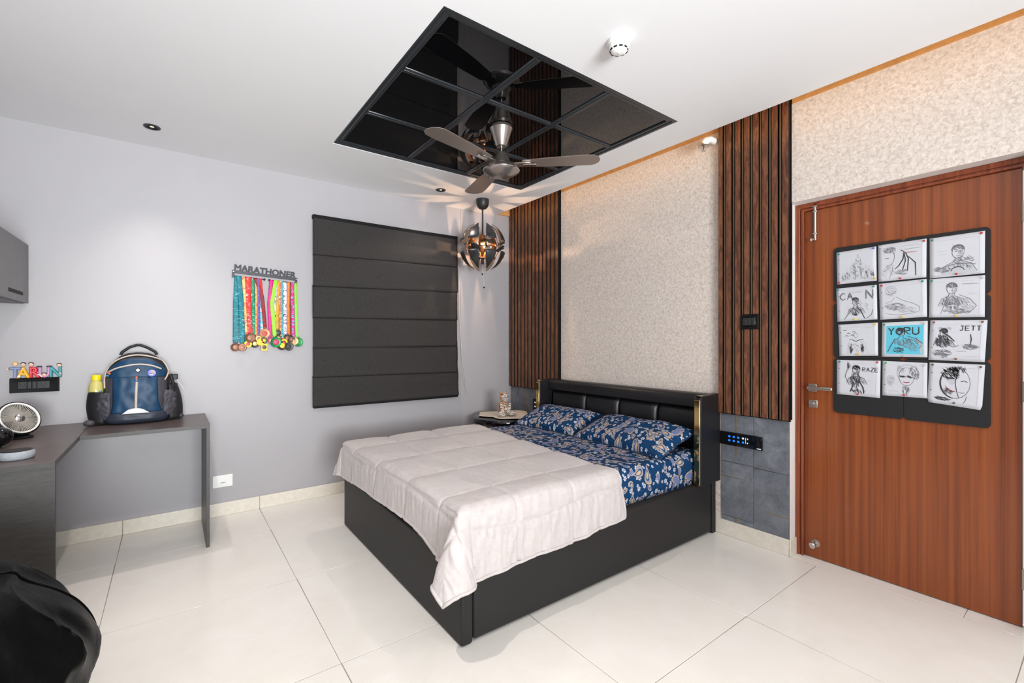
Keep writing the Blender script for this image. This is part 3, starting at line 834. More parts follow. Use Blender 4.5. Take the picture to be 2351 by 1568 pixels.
# ================================================================== SOCKET PLATES ON THE LONG WALL
pl = thing('power_strip_plate', 'black power socket plate on the wall above the desk', 'socket', (-0.66, 3.95, 1.015))
px0, px1, pz0, pz1 = -0.768, -0.556, 0.966, 1.056
v = [(px0, 3.9498, pz0), (px1, 3.9498, pz0), (px1, 3.9498, pz1), (px0, 3.9498, pz1), (px0 + 0.004, 3.918, pz0 + 0.004), (px1 - 0.004, 3.918, pz0 + 0.004), (px1 - 0.004, 3.918, pz1 - 0.004), (px0 + 0.004, 3.918, pz1 - 0.004),
     (px0 + 0.036, 3.926, pz0 + 0.022), (px1 - 0.036, 3.926, pz0 + 0.022), (px1 - 0.036, 3.926, pz1 - 0.020), (px0 + 0.036, 3.926, pz1 - 0.020)]
f = [(0, 1, 2, 3), (8, 9, 10, 11)]
for k in range(4):
    q = (k + 1) % 4
    f += [(k, q, 4 + q, 4 + k), (4 + k, 4 + q, 8 + q, 8 + k)]
MB().add(v, f).build('surround', 'black_matte', pl, bevel=0.001)
simple('socket_grey', S(24, 25, 28), 0.4, spec=0.3)
sx0, sx1 = px0 + 0.038, px1 - 0.038
wds = [(sx0, sx0 + 0.038), (sx0 + 0.039, sx0 + 0.058), (sx0 + 0.059, sx0 + 0.079), (sx0 + 0.080, sx1 - 0.001)]
for i, (a, b) in enumerate(wds):
    m_ = MB().box(a, b, 3.9205, 3.928, pz0 + 0.024, pz1 - 0.022).build('socket_module', 'socket_grey', pl, bevel=0.0015)
    if i in (0, 3):
        for dx, dz in ((-0.009, 0.006), (0.009, 0.006), (0, -0.008)):
            MB().lathe([(0.0028, 0), (0.0028, 0.0008)], ((a + b) / 2 + dx, 3.9207, (pz0 + pz1) / 2 + 0.001 + dz), 8, Matrix.Rotation(radians(90), 4, 'X')).build('pin_hole', 'dark_slot', m_)

os_ = thing('data_outlet', 'white wall outlet plate low beside the desk leg', 'socket', (0.30, 3.95, 0.25))
MB().box(0.239, 0.363, 3.942, 3.9498, 0.210, 0.297).build('plate', 'white_plastic', os_, bevel=0.002)
MB().box(0.270, 0.332, 3.9405, 3.943, 0.228, 0.279).build('module', 'white_plastic', os_, bevel=0.001)
for k in range(4):
    MB().box(0.287 + k * 0.008, 0.292 + k * 0.008, 3.9395, 3.941, 0.240, 0.245).build('contact_slot', 'dark_slot', os_)

# wooden letter figures standing on the plate
cols = {'T': S(122, 136, 176), 'A': S(238, 176, 10), 'R': S(214, 26, 44), 'U': S(196, 130, 178), 'N': S(14, 138, 146)}
for k_, c in cols.items():
    simple('letter_paint_' + k_, c, 0.35)
simple('skin_paint', S(240, 200, 176), 0.5); simple('hair_paint', S(28, 24, 26), 0.5); simple('yellow_paint', S(236, 190, 40), 0.45); simple('white_paint_toy', S(236, 232, 228), 0.45)
def letter(ch, x, heads, lab, extra=None):
    t = thing('letter_figurine', lab, 'letter', (x, 3.93, 1.056), 'painted wooden letters on the socket plate')
    text_mb(ch, 0.086, 0.005, Matrix.Translation((x, 3.931, 1.0585)) @ Matrix.Diagonal((0.86, 1, 1, 1)) @ Matrix.Rotation(radians(90), 4, 'X'), 0.0040).build('letter_body', 'letter_paint_' + ch, t)
    for (dx, dz, hat) in heads:
        h_ = MB().ball((x + dx, 3.922, 1.056 + dz), (0.0105, 0.006, 0.0105), 14, 9).build('head', 'skin_paint', t, smooth=60)
        MB().ball((x + dx, 3.924, 1.056 + dz + 0.005), (0.0118, 0.006, 0.0085), 14, 8).build('hair', 'hair_paint' if hat != 'y' else 'yellow_paint', h_, smooth=60)
        for s in (-1, 1):
            MB().ball((x + dx + s * 0.004, 3.9158, 1.056 + dz + 0.0005), 0.0012, 6, 4).build('eye', 'hair_paint', h_, smooth=60)
    return t
tT = letter('T', -0.742, [(0.0, 0.082, 'y')], 'blue grey letter T figure at the start of the wall letters')
for s in (-1, 1):
    MB().ball((-0.742 + s * 0.032, 3.926, 1.110), 0.006, 10, 7).build('hand', 'skin_paint', tT, smooth=60)
tA = letter('A', -0.709, [(0.0, 0.080, 'k')], 'yellow letter A figure beside the blue T')
MB().ball((-0.726, 3.922, 1.066), (0.008, 0.005, 0.008), 10, 7).build('ball', 'white_paint_toy', tA, smooth=60)
tR = letter('R', -0.664, [(-0.012, 0.080, 'k')], 'red letter R figure in the middle')
MB().tube([(-0.648, 3.92, 1.075), (-0.635, 3.92, 1.068), (-0.63, 3.92, 1.060)], 0.003, 8).build('leg', 'white_paint_toy', tR, smooth=60)
tU = letter('U', -0.620, [(0.0, 0.016, 'k')], 'pink letter U figure with black tips')
for s in (-1, 1):
    MB().box(-0.620 + s * 0.0215 - 0.012, -0.620 + s * 0.0215 + 0.012, 3.920, 3.934, 1.118, 1.126).build('boot', 'hair_paint', tU, bevel=0.002)
tN = letter('N', -0.571, [(0.016, 0.072, 'k')], 'teal letter N figure at the end')
MB().tube([(-0.555, 3.92, 1.082), (-0.545, 3.918, 1.078), (-0.55, 3.918, 1.072)], 0.003, 8).build('arm', 'skin_paint', tN, smooth=60)

# ================================================================== PENDANT LAMP
LX, LY, LZ = 2.320, 3.570, 2.152
pn = thing('pendant_lamp', 'black and copper globe pendant lamp of opened curved petals', 'pendant lamp', (LX, LY, ZC))
simple('petal_grey', S(66, 66, 68), 0.28, metal=0.5)
simple('petal_copper', S(150, 100, 66), 0.22, metal=0.9)
MB().lathe([(0.0595, ZC), (0.0600, ZC - 0.02), (0.058, ZC - 0.045), (0.050, ZC - 0.068), (0.036, ZC - 0.084), (0.016, ZC - 0.092), (0.008, ZC - 0.094)], (LX, LY, 0), 36).build('canopy', 'charcoal_metal', pn, smooth=35)
MB().tube([(LX, LY, ZC - 0.09), (LX, LY, LZ + 0.07)], 0.0075, 12).build('stem', 'charcoal_metal', pn, smooth=50)
MB().lathe([(0.018, LZ + 0.095), (0.020, LZ + 0.045), (0.014, LZ + 0.04)], (LX, LY, 0), 20).build('lamp_holder', 'black_plastic', pn, smooth=40)
m, t_ = simple('bulb_glow', (1, 0.75, 0.4, 1), 0.3, emit=(1.0, 0.62, 0.26, 1), emit_s=26)
tr_ = t_.n('ShaderNodeBsdfTransparent'); mx_ = t_.n('ShaderNodeMixShader'); mx_.inputs[0].default_value = 0.75   # clear glowing glass lets the filament shine out
t_.l(t_.p.outputs[0], mx_.inputs[1]); t_.l(tr_.outputs[0], mx_.inputs[2]); t_.l(mx_.outputs[0], m.node_tree.nodes['Material Output'].inputs[0])
def petal(name, lo, dlo, la0, la1, R, tip, material, parent, squash=1.0, solid=0.003):
    def fn(u, v):
        la = radians(lerp(la0, la1, v))
        half = dlo * (1 - (v if tip == 1 else (1 - v) if tip == -1 else 0) ** 1.6 * 0.85)
        a = radians(lo + (u - 0.5) * 2 * half)
        return (LX + R * cos(la) * cos(a), LY + R * cos(la) * sin(a), LZ + R * squash * sin(la))
    return MB().grid(fn, 8, 10).build(name, material, parent, smooth=60, solid=solid, offset=0)
for k in range(8):
    lo = 45 * k + 34
    petal('upper_petal', lo, 15, 12, 66, 0.214, 1, 'petal_grey', pn, 1.06)
    petal('lower_petal', lo, 15, -66, -14, 0.214, -1, 'petal_grey', pn, 1.06)
    petal('copper_petal', lo + 22, 14, 3, 44, 0.150, 1, 'petal_copper', pn)
    petal('copper_petal', lo + 22, 14, -44, -3, 0.150, -1, 'petal_copper', pn)
    a = radians(lo)
    o_ = MB()
    def wing(u, v, a=a):
        r = lerp(0.140, 0.208, v); wdt = lerp(0.040, 0.052, v) * (1 - 0.5 * v)
        p = Vector((r * cos(a), r * sin(a), 0.050 * (1 - v) * (1 if k % 2 else -1)))
        q = Vector((-sin(a), cos(a), 0)) * (u - 0.5) * 2 * wdt
        return (LX + p.x + q.x, LY + p.y + q.y, LZ + p.z)
    MB().grid(wing, 2, 4).build('petal_strut', 'petal_grey', pn, smooth=60, solid=0.003, offset=0)
for s in (-1, 1):
    MB().lathe([(0.020, s * 0.10), (0.024, s * 0.102), (0.024, s * 0.108), (0.020, s * 0.11)], (LX, LY, LZ), 20).build('hub_ring', 'charcoal_metal', pn, smooth=40)
MB().tube([(LX, LY, LZ - 0.105), (LX, LY, LZ - 0.16)], 0.012, 12).build('lower_stem', 'petal_grey', pn, smooth=50)
MB().tube([(LX - 0.006, LY, LZ - 0.15), (LX - 0.008, LY - 0.01, 1.905)], 0.0012, 5).build('pull_string', 'cord_white', pn)
MB().tube([(LX + 0.006, LY, LZ - 0.15), (LX + 0.010, LY - 0.01, 1.785)], 0.0012, 5).build('pull_string', 'cord_white', pn)
MB().ball((LX - 0.008, LY - 0.01, 1.900), 0.0085, 12, 8).build('pull_bead', 'black_plastic', pn, smooth=60)
MB().ball((LX + 0.010, LY - 0.01, 1.778), 0.0085, 12, 8).build('pull_bead', 'black_plastic', pn, smooth=60)
bulb = MB().lathe([(0.008, LZ + 0.045), (0.014, LZ + 0.03), (0.018, LZ + 0.008), (0.015, LZ - 0.016), (0.006, LZ - 0.036), (0.0, LZ - 0.042)], (LX, LY, 0), 20, caps=False).build('bulb', 'bulb_glow', pn, smooth=50)

# ================================================================== BED
bed = thing('bed', 'black upholstered double bed with gold trimmed headboard wings', 'bed', (1.94, 2.44, 0))
BY0, BY1, BXF = 1.640, 3.238, 0.960
MB().box(BXF, 1.018, BY0 - 0.003, BY1, 0.004, 0.345).build('foot_panel', 'bed_leather', bed, bevel=0.012, seg=3)
MB().box(1.0215, 2.875, BY0, BY0 + 0.05, 0.012, 0.350).build('side_panel', 'bed_leather', bed, bevel=0.012, seg=3)
MB().box(1.0215, 2.875, BY1 - 0.05, BY1, 0.012, 0.350).build('side_panel', 'bed_leather', bed, bevel=0.012, seg=3)
MB().box(1.02, 2.87, BY0 + 0.051, BY1 - 0.051, 0.20, 0.34).build('platform', 'black_matte', bed)
for y0 in (BY0 - 0.004, BY1 - 0.052):
    MB().box(2.877, 2.920, y0, y0 + 0.056, 0.0, 0.352).build('rear_leg', 'bed_leather', bed, bevel=0.004)
MB().box(2.868, 2.921, BY0 + 0.02, BY1 - 0.02, 0.20, 0.915).build('headboard_back', 'head_leather', bed, bevel=0.01)
# padded top roll and four cushions
MB().prism([(2.80, 0.835), (2.795, 0.87), (2.80, 0.905), (2.815, 0.922), (2.84, 0.928), (2.895, 0.926), (2.915, 0.920), (2.915, 0.832)], 1, 1.662, 3.184).build('top_roll', 'head_leather', bed, smooth=50, bevel=0.004)
ys = [1.664, 2.034, 2.390, 2.752, 3.182]
for a, b in zip(ys, ys[1:]):
    def fn(u, v, a=a, b=b):
        e = (1 - abs(2 * u - 1) ** 7) * (1 - abs(2 * v - 1) ** 9)
        x = 2.868 - 0.058 * max(0, e) ** 0.5
        return (x, lerp(a + 0.001, b - 0.001, u), lerp(0.30, 0.834, v))
    MB().grid(fn, 26, 26).build('padded_panel', 'head_leather', bed, smooth=70)
for (y0, y1, s) in ((1.606, 1.659, 1), (3.187, 3.240, -1)):
    wg = MB().prism([(2.690, 0.352), (2.690, 0.905), (2.705, 0.922), (2.924, 0.930), (2.924, 0.352)], 1, y0, y1).build('wing', 'head_leather', bed, bevel=0.006, seg=3)
    MB().box(2.683, 2.6915, y0 + 0.004, y1 - 0.010, 0.356, 0.900).build('gold_trim', 'gold', wg, bevel=0.003)
    MB().prism([(2.688, 0.9008), (2.706, 0.9245), (2.74, 0.9255), (2.74, 0.918), (2.71, 0.915), (2.70, 0.9)], 1, y0 + 0.006, y1 - 0.012).build('gold_cap', 'gold', wg, bevel=0.001)

# mattress under a printed sheet
def sheet_section():
    pts = []
    y0, y1, zt, r = 1.672, 3.212, 0.553, 0.055
    pts.append((y0 + 0.012, 0.335)); pts.append((y0, 0.40))
    for k in range(9):
        a = pi + (pi / 2) * k / 8
        pts.append((y0 + r + r * cos(a), zt - r - r * sin(a)))
    for k in range(1, 60):
        pts.append((lerp(y0 + r, y1 - r, k / 60), zt))
    for k in range(9):
        a = -pi / 2 + (pi / 2) * k / 8
        pts.append((y1 - r + r * cos(a), zt - r - r * sin(a)))
    pts.append((y1, 0.40)); pts.append((y1 - 0.012, 0.335))
    return pts
sec = sheet_section(); acc = [0.0]
for (a, b), (c, d) in zip(sec, sec[1:]):
    acc.append(acc[-1] + hypot(c - a, d - b))
nsec = len(sec) - 1
def sheet(u, v):
    i = round(u * nsec); y, z = sec[i]; x = lerp(1.03, 2.795, v)
    top = 1.0 if z > 0.54 else 0.0
    wob = 0.006 * noise.noise(Vector((x * 3.0, y * 3.0, 1.3))) + 0.004 * noise.noise(Vector((x * 9, y * 7, 4.0)))
    if top:
        z += wob + 0.006 * noise.noise(Vector((x * 2, y * 2, 8)))
    else:
        y += (0.006 * noise.noise(Vector((x * 14, z * 4, 2.0))) + 0.004 * noise.noise(Vector((x * 30, z * 9, 7.0)))) * (0.6 if y < 2.4 else -0.6)
    return (x, y, z)
ms = tag(MB().grid(sheet, nsec, 90, uvf=lambda u, v: (acc[round(u * nsec)], lerp(1.03, 2.795, v))).build('fitted_sheet', 'paisley', smooth=70, solid=0.004), 'blue paisley fitted sheet stretched over the mattress', 'bed sheet')

# pillows
def pillow(cx, cy, cz, hx, hy, th, tilt, yaw, lab, seed):
    mtx = Matrix.Translation((cx, cy, cz)) @ Matrix.Rotation(yaw, 4, 'Z') @ Matrix.Rotation(tilt, 4, 'Y')
    o = None
    mb = MB()
    N = 44
    def side(sg):
        def fn(u, v):
            a, b = 2 * u - 1, 2 * v - 1
            e = max(0.0, (1 - abs(a) ** 2.6)) * max(0.0, (1 - abs(b) ** 3.4))
            h = th * e ** 0.42
            pin = 1 - 0.075 * (1 - abs(b) ** 2) * abs(a) ** 3 
            pin2 = 1 - 0.05 * (1 - abs(a) ** 2) * abs(b) ** 3
            x, y = a * hx * pin, b * hy * pin2
            wr = 0.008 * noise.noise(Vector((x * 9 + seed, y * 7, sg))) * min(1, h / 0.02) + 0.006 * noise.noise(Vector((x * 22 + seed, y * 18, sg))) * min(1, h / 0.03)
            z = sg * h * (1.0 if sg > 0 else 0.75) + wr
            return tuple(mtx @ Vector((x, y, z)))
        return fn
    uvf = lambda u, v: ((2 * u - 1) * hx * 1.06 + seed, (2 * v - 1) * hy * 1.06 + seed * 0.37)
    mb.grid(side(1), N, N, uvf=uvf)
    mb.grid(side(-1), N, N, uvf=uvf)
    o = mb.build('pillow', 'paisley', smooth=80)
    bm = bmesh.new(); bm.from_mesh(o.data); bmesh.ops.remove_doubles(bm, verts=bm.verts, dist=0.0004); bmesh.ops.recalc_face_normals(bm, faces=bm.faces); bm.to_mesh(o.data); bm.free()
    rim = []
    for k in range(4 * 24):
        q, f = divmod(k, 24); f = 2 * f / 24 - 1
        a, b = [(f, -1), (1, f), (-f, 1), (-1, -f)][q]
        pin = 1 - 0.075 * (1 - abs(b) ** 2) * abs(a) ** 3; pin2 = 1 - 0.05 * (1 - abs(a) ** 2) * abs(b) ** 3
        rim.append(mtx @ Vector((a * hx * pin * 1.005, b * hy * pin2 * 1.005, 0)))
    simple('pillow_seam', S(20, 52, 84), 0.7) if 'pillow_seam' not in M else None
    MB().tube(rim, 0.0035, 6, closed=True).build('seam', 'pillow_seam', o, smooth=60)
    return tag(o, lab, 'pillow', 'paisley pillows against the headboard')
pillow(2.605, 2.855, 0.618, 0.190, 0.345, 0.072, radians(-19), radians(3), 'blue paisley pillow on the side of the bed by the window', 1.7)
pillow(2.590, 2.080, 0.620, 0.195, 0.400, 0.076, radians(-19), radians(-3), 'blue paisley pillow on the side of the bed by the door', 5.2)

# ---- comforter, draped over the foot and both sides
ZT, XFD, YN, YFR, RR = 0.582, 0.992, 1.668, 3.222, 0.055
def hangN(x):
    return interp([(0.75, 0.335), (1.0, 0.335), (1.2, 0.322), (1.6, 0.315), (1.96, 0.285)], x) + 0.003 * sin(x * 17)
def hangF(y):
    return interp([(1.3, 0.33), (1.66, 0.325), (1.80, 0.285), (1.92, 0.24), (2.05, 0.222), (2.35, 0.225), (2.9, 0.24), (3.2, 0.26), (3.5, 0.26)], y) + 0.002 * sin(y * 13)
def headx(y):
    return interp([(1.35, 1.975), (1.66, 1.925), (2.0, 1.93), (2.6, 1.985), (3.2, 2.05), (3.5, 2.05)], y)
def bend(p):
    if p <= 0:
        return 0.0, 0.0
    if p < RR * pi / 2:
        a = p / RR
        return RR * sin(a), RR * (1 - cos(a))
    return RR + 0.03 * (p - RR * pi / 2), RR + (p - RR * pi / 2)
seamY = [3.0, 2.585, 2.17, 1.81]; seamX = [1.60, 1.255]
def groove(d, w):
    return exp(-(d / w) ** 2)
def cloth(u, v):
    y = lerp(YN - 0.33, YFR + 0.20, u)
    x = lerp(XFD - hangF(y), headx(y), v)
    y = lerp(YN - hangN(x), YFR + 0.20, u)
    p, q, q2 = max(0, XFD - x), max(0, YN - y), max(0, y - YFR)
    qq = q if q > 0 else q2
    sg = -1 if q > 0 else 1
    bx, by = max(x, XFD), min(max(y, YN), YFR)
    nrm = Vector((0, 0, 1))
    if p > 0 or qq > 0:
        rho = (p ** 4 + qq ** 4) ** 0.25; ph = atan2(qq, p)
        o, dz = bend(rho)
        o += 0.26 * max(0, rho - 0.05) * sin(2 * ph) ** 2
        dz -= 0.06 * max(0, rho - 0.05) * sin(2 * ph) ** 2
        d = Vector((-cos(ph), sg * sin(ph), 0))
        P = Vector((bx, by, ZT)) + d * o + Vector((0, 0, -dz))
        if q > 0 and p > 0:
            ps = ph - pi / 4
            P += Vector((0.7071, -0.7071, 0)) * (0.15 * max(0, rho - 0.06) * sin(4 * ps) - 0.045 * min(1, rho / 0.25) * cos(2 * ps) ** 2) + Vector((-0.7071, -0.7071, 0)) * (0.02 * min(1, rho / 0.15) * cos(2 * ps) ** 2)
        f = min(1.0, rho / (RR * pi / 2))
        nrm = (d * sin(f * pi / 2) + Vector((0, 0, 1)) * cos(f * pi / 2)).normalized()
        along = x if qq > p else y
        hang = max(0.0, min(1.0, (rho - 0.03) / 0.15))
        am = 1.0 if q > p else 0.55
        wr = am * (0.008 * noise.noise(Vector((along * 8.0, rho * 2.5, 3.0))) + 0.008 * noise.noise(Vector((along * 26.0 + rho * 9, rho * 5.0, 9.0))))
        if sin(2 * ph) > 0.05 and p > 0.02 and qq > 0.02:
            wr += 0.006 * sin(ph * 7.0) * min(1, rho / 0.2)
        P += nrm * wr * (0.25 + 0.75 * hang)
    else:
        P = Vector((x, y, ZT))
    # quilting
    g = 0.0
    for s in seamY:
        g = max(g, groove(y - s - 0.01 * sin(x * 5), 0.0085))
    for s in seamX:
        g = max(g, groove(x - s - 0.02 * (y - 2.4) / 1.0 - 0.008 * sin(y * 6), 0.0085))
    g = max(g, groove(p - 0.075 - 0.02 * sin(y * 5), 0.014) if p > 0 else 0, groove(q - 0.135 - 0.02 * sin(x * 6), 0.013) if q > 0 else 0, groove(q2 - 0.12, 0.014) if q2 > 0 else 0)
    P -= nrm * 0.008 * g
    dm = min([abs(y - a_) for a_ in seamY] + [abs(x - a_ - 0.02 * (y - 2.4)) for a_ in seamX])
    if p < 0.05 and qq < 0.05:
        P += nrm * 0.007 * (1 - exp(-(dm / 0.07) ** 2))
    elif qq > 0.13 or p > 0.08:
        P += nrm * 0.004 * noise.noise(Vector(((x if qq > p else y) * 46, max(p, qq) * 8, 6.6)))
    P += nrm * (0.006 * noise.noise(Vector((x * 3.2, y * 3.2, 5))) + 0.0022 * noise.noise(Vector((x * 30, y * 5, 1))))
    # rounded head edge sinks to the sheet
    e = headx(y) - x
    if e < 0.05:
        P -= nrm * 0.012 * (1 - e / 0.05) ** 2
    return tuple(P)
cf = tag(MB().grid(cloth, 400, 300).build('comforter', 'comforter', smooth=80, solid=0.016), 'pale grey quilted comforter draped over the foot of the bed', 'comforter')
hem = [cloth(k / 120, 0) for k in range(121)] + [cloth(1, k / 60) for k in range(1, 61)] + [cloth(1 - k / 120, 1) for k in range(1, 121)] + [cloth(0, 1 - k / 60) for k in range(1, 60)]
MB().tube(hem, 0.0075, 8, closed=True).build('hem', 'comforter', cf, smooth=60)

# ================================================================== SIDE TABLE, CLOTH, TIGER
TX, TY, TZ = 2.575, 3.585, 0.560
st = thing('side_table', 'round black side table tucked between the bed and the corner', 'side table', (TX, TY, 0))
MB().lathe([(0.0, TZ), (0.275, TZ), (0.295, TZ - 0.006), (0.302, TZ - 0.022), (0.300, TZ - 0.045), (0.285, TZ - 0.06), (0.0, TZ - 0.062)], (TX, TY, 0), 56, caps=False).build('table_top', 'black_gloss', st, smooth=35)
MB().tube([(TX, TY, TZ - 0.06), (TX, TY, 0.02)], 0.03, 16).build('column', 'black_plastic', st, smooth=40)
MB().lathe([(0.20, 0.0), (0.20, 0.012), (0.18, 0.02), (0.0, 0.022)], (TX, TY, 0), 40, caps=False).build('foot', 'black_plastic', st, smooth=40)
simple('cream_cloth', S(226, 212, 194), 0.8, 0.08, 60)
def cl(u, v):
    a = 2 * pi * u; r = v * (0.245 + 0.030 * sin(3 * a + 0.6) + 0.018 * sin(7 * a))
    x, y = TX + 0.02 + r * cos(a), TY - 0.005 + r * sin(a)
    z = TZ + 0.006 + 0.010 * (0.5 + 0.5 * noise.noise(Vector((x * 14, y * 14, 0)))) * v
    return (x, y, z)
tag(MB().grid(cl, 64, 14, cu=True).build('table_cloth', 'cream_cloth', smooth=70, solid=0.004, offset=1), 'small crumpled cream cloth on the round side table', 'cloth')
crump = MB()
tiger = MB()
KX, KY, KZ = 2.500, 3.500, TZ + 0.018
S_ = 1.16
def E_(dx, dy, dz, r, rot=None):
    tiger.ball((KX + dx * S_, KY + dy * S_, KZ + dz * S_), [q * S_ for q in r], 18, 12, rot)
# a seated plush cub facing the bed and camera (forward is about -y, a little -x)
E_(0.010, 0.015, 0.055, (0.045, 0.042, 0.058))
E_(0.006, 0.002, 0.085, (0.034, 0.032, 0.045))
E_(0.004, -0.012, 0.150, (0.038, 0.036, 0.035))
E_(-0.004, -0.046, 0.141, (0.020, 0.016, 0.014))
for s in (-1, 1):
    E_(0.004 + s * 0.030, -0.004, 0.181, (0.012, 0.008, 0.013))
    E_(0.004 + s * 0.034, -0.034, 0.060, (0.015, 0.016, 0.046), Matrix.Rotation(radians(16 * s), 4, 'Y'))
    E_(0.004 + s * 0.040, -0.055, 0.017, (0.017, 0.022, 0.014))
    E_(0.010 + s * 0.055, -0.030, 0.020, (0.022, 0.046, 0.018), Matrix.Rotation(radians(28 * s), 4, 'Z'))
E_(0.085, 0.020, 0.016, (0.050, 0.012, 0.012), Matrix.Rotation(radians(-20), 4, 'Z'))
m, t = simple('tiger_fur', S(205, 140, 84), 0.9, sheen=0.5)
v = t.coords()
wv = t.n('ShaderNodeTexWave'); wv.bands_direction = 'Z'
t.l(v, wv.inputs['Vector']); wv.inputs['Scale'].default_value = 22; wv.inputs['Distortion'].default_value = 6; wv.inputs['Detail'].default_value = 2; wv.inputs['Detail Scale'].default_value = 2.2
sxyz = t.n('ShaderNodeSeparateXYZ'); t.l(v, sxyz.inputs[0])
chest = t.m('LESS_THAN', t.m('ADD', sxyz.outputs[1], t.m('MULTIPLY', t.noise(v, 25, 2), 0.04)), -0.012)
fur = t.mix(chest, S(208, 146, 92), S(226, 216, 204))
fur = t.mix(t.m('GREATER_THAN', wv.outputs[1], 0.70), fur, S(58, 46, 40))
t.l(fur, t.p.inputs['Base Color']); t.bump(t.noise(v, 180, 3), 0.6, 0.004)
tg = tiger.build('plush_tiger', 'tiger_fur', smooth=80, loc=(KX, KY, KZ))
rm = tg.modifiers.new('remesh', 'REMESH'); rm.mode = 'VOXEL'; rm.voxel_size = 0.004; rm.use_smooth_shade = True
tag(tg, 'small striped plush tiger cub sitting on the side table', 'plush toy')
for s in (-1, 1):
    MB().ball((KX + (0.004 + s * 0.015) * S_, KY - 0.047 * S_, KZ + 0.157 * S_), 0.005, 8, 6).build('eye', 'hair_paint', tg, smooth=60)
simple('nose_pink', S(206, 130, 124), 0.6)
MB().ball((KX - 0.004 * S_, KY - 0.062 * S_, KZ + 0.147 * S_), (0.007, 0.005, 0.005), 10, 6).build('nose', 'nose_pink', tg, smooth=60)

# ================================================================== SWITCHES ON THE HEADBOARD WALL
sw = thing('light_switch', 'small black switch plate mounted on the walnut slats', 'switch', (2.89, 1.398, 1.40))
MB().box(2.884, 2.8948, 1.343, 1.453, 1.350, 1.444).build('plate', 'black_plastic', sw, bevel=0.003)
simple('switch_grey', S(46, 46, 47), 0.3)
fr_ = MB().box(2.880, 2.8845, 1.356, 1.440, 1.368, 1.428).build('rocker_frame', 'black_gloss', sw, bevel=0.002)
for k in range(3):
    MB().box(2.877, 2.8815, 1.361 + 0.0255 * k, 1.384 + 0.0255 * k, 1.374, 1.422).build('rocker', 'switch_grey', fr_, bevel=0.002)
tp = thing('touch_panel', 'wide black glass touch panel with blue lights on the slate', 'control panel', (2.93, 1.47, 0.64))
MB().box(2.914, 2.9245, 1.334, 1.6035, 0.600, 0.684).build('glass_plate', 'black_gloss', tp, bevel=0.001)
simple('led_blue', S(20, 110, 235), 0.4, emit=S(20, 120, 255), emit_s=1.0)
simple('led_white', S(220, 220, 225), 0.4, emit=(0.8, 0.82, 0.85, 1), emit_s=0.35)
for r_ in range(2):
    for c_ in range(4):
        yv = 1.540 - 0.0295 * c_; zv = 0.657 - 0.026 * r_
        w_ = 'led_white' if (r_ == 0 and c_ == 3) else 'led_blue'
        MB().box(2.9132, 2.9142, yv - 0.0062, yv + 0.0062, zv - 0.0055, zv + 0.0055).build('touch_light', w_, tp)
    MB().box(2.9132, 2.9142, 1.4195, 1.426, 0.657 - 0.026 * r_ - 0.004, 0.657 - 0.026 * r_ + 0.004).build('touch_icon', 'led_white', tp)
MB().box(2.9132, 2.9142, 1.434, 1.4365, 0.626, 0.664).build('slider_mark', 'led_white', tp)
MB().box(2.9132, 2.9142, 1.342, 1.366, 0.6055, 0.6105).build('maker_mark', 'led_white', tp)
so = thing('bedside_socket', 'black socket plate on the slate beside the headboard', 'socket', (2.92, 3.52, 0.645))
MB().box(2.914, 2.9252, 3.475, 3.562, 0.592, 0.702).build('plate', 'black_plastic', so, bevel=0.003)
MB().box(2.911, 2.9145, 3.486, 3.550, 0.604, 0.690).build('insert', 'socket_grey', so, bevel=0.002)
for dz in (0.628, 0.668):
    MB().box(2.9098, 2.9115, 3.508, 3.530, dz - 0.006, dz + 0.006).build('rocker', 'led_white', so)

# ================================================================== PIN BOARD AND DRAWINGS ON THE DOOR
simple('pin_foam', S(22, 23, 26), 0.75, 0.15, 60)
pb = thing('pin_board', 'black foam pin board of six square tiles on the door', 'pin board', (3.02, 0.68, 0.872))
yb = [(0.681, 0.990), (0.369, 0.680)]; zb = [(1.494, 1.803), (1.182, 1.493), (0.872, 1.181)]
for (a, b) in yb:
    for (c, d) in zb:
        MB().prism(rrect((a + b) / 2, (c + d) / 2, (b - a) / 2, (d - c) / 2, 0.020, 6), 0, 3.0185, 3.0298).build('foam_tile', 'pin_foam', pb, bevel=0.002)
papers = [
 [(0.975, 1.775), (0.793, 1.781), (0.791, 1.598), (0.971, 1.595)], [(0.785, 1.784), (0.590, 1.786), (0.591, 1.593), (0.783, 1.590)], [(0.579, 1.783), (0.386, 1.785), (0.387, 1.589), (0.578, 1.585)],
 [(0.976, 1.572), (0.791, 1.576), (0.788, 1.391), (0.970, 1.385)], [(0.782, 1.580), (0.590, 1.585), (0.588, 1.396), (0.776, 1.388)], [(0.579, 1.582), (0.386, 1.580), (0.387, 1.386), (0.581, 1.392)],
 [(0.966, 1.368), (0.786, 1.374), (0.785, 1.198), (0.960, 1.192)], [(0.768, 1.373), (0.586, 1.376), (0.587, 1.194), (0.770, 1.193)], [(0.576, 1.378), (0.378, 1.372), (0.387, 1.177), (0.583, 1.182)],
 [(0.973, 1.170), (0.774, 1.171), (0.777, 0.973), (0.973, 0.977)], [(0.766, 1.171), (0.587, 1.166), (0.588, 0.990), (0.767, 0.989)], [(0.579, 1.169), (0.386, 1.165), (0.396, 0.953), (0.588, 0.973)]]
simple('paper', S(200, 202, 209), 0.7, 0.01, 30)
simple('pencil_dark', S(58, 58, 62), 0.8); simple('pencil_mid', S(112, 112, 118), 0.8); simple('pencil_light', S(168, 168, 176), 0.8); simple('ink_red', S(176, 24, 34), 0.7); simple('wash_cyan', S(92, 188, 212), 0.7); simple('shade_grey', S(184, 186, 194), 0.8)
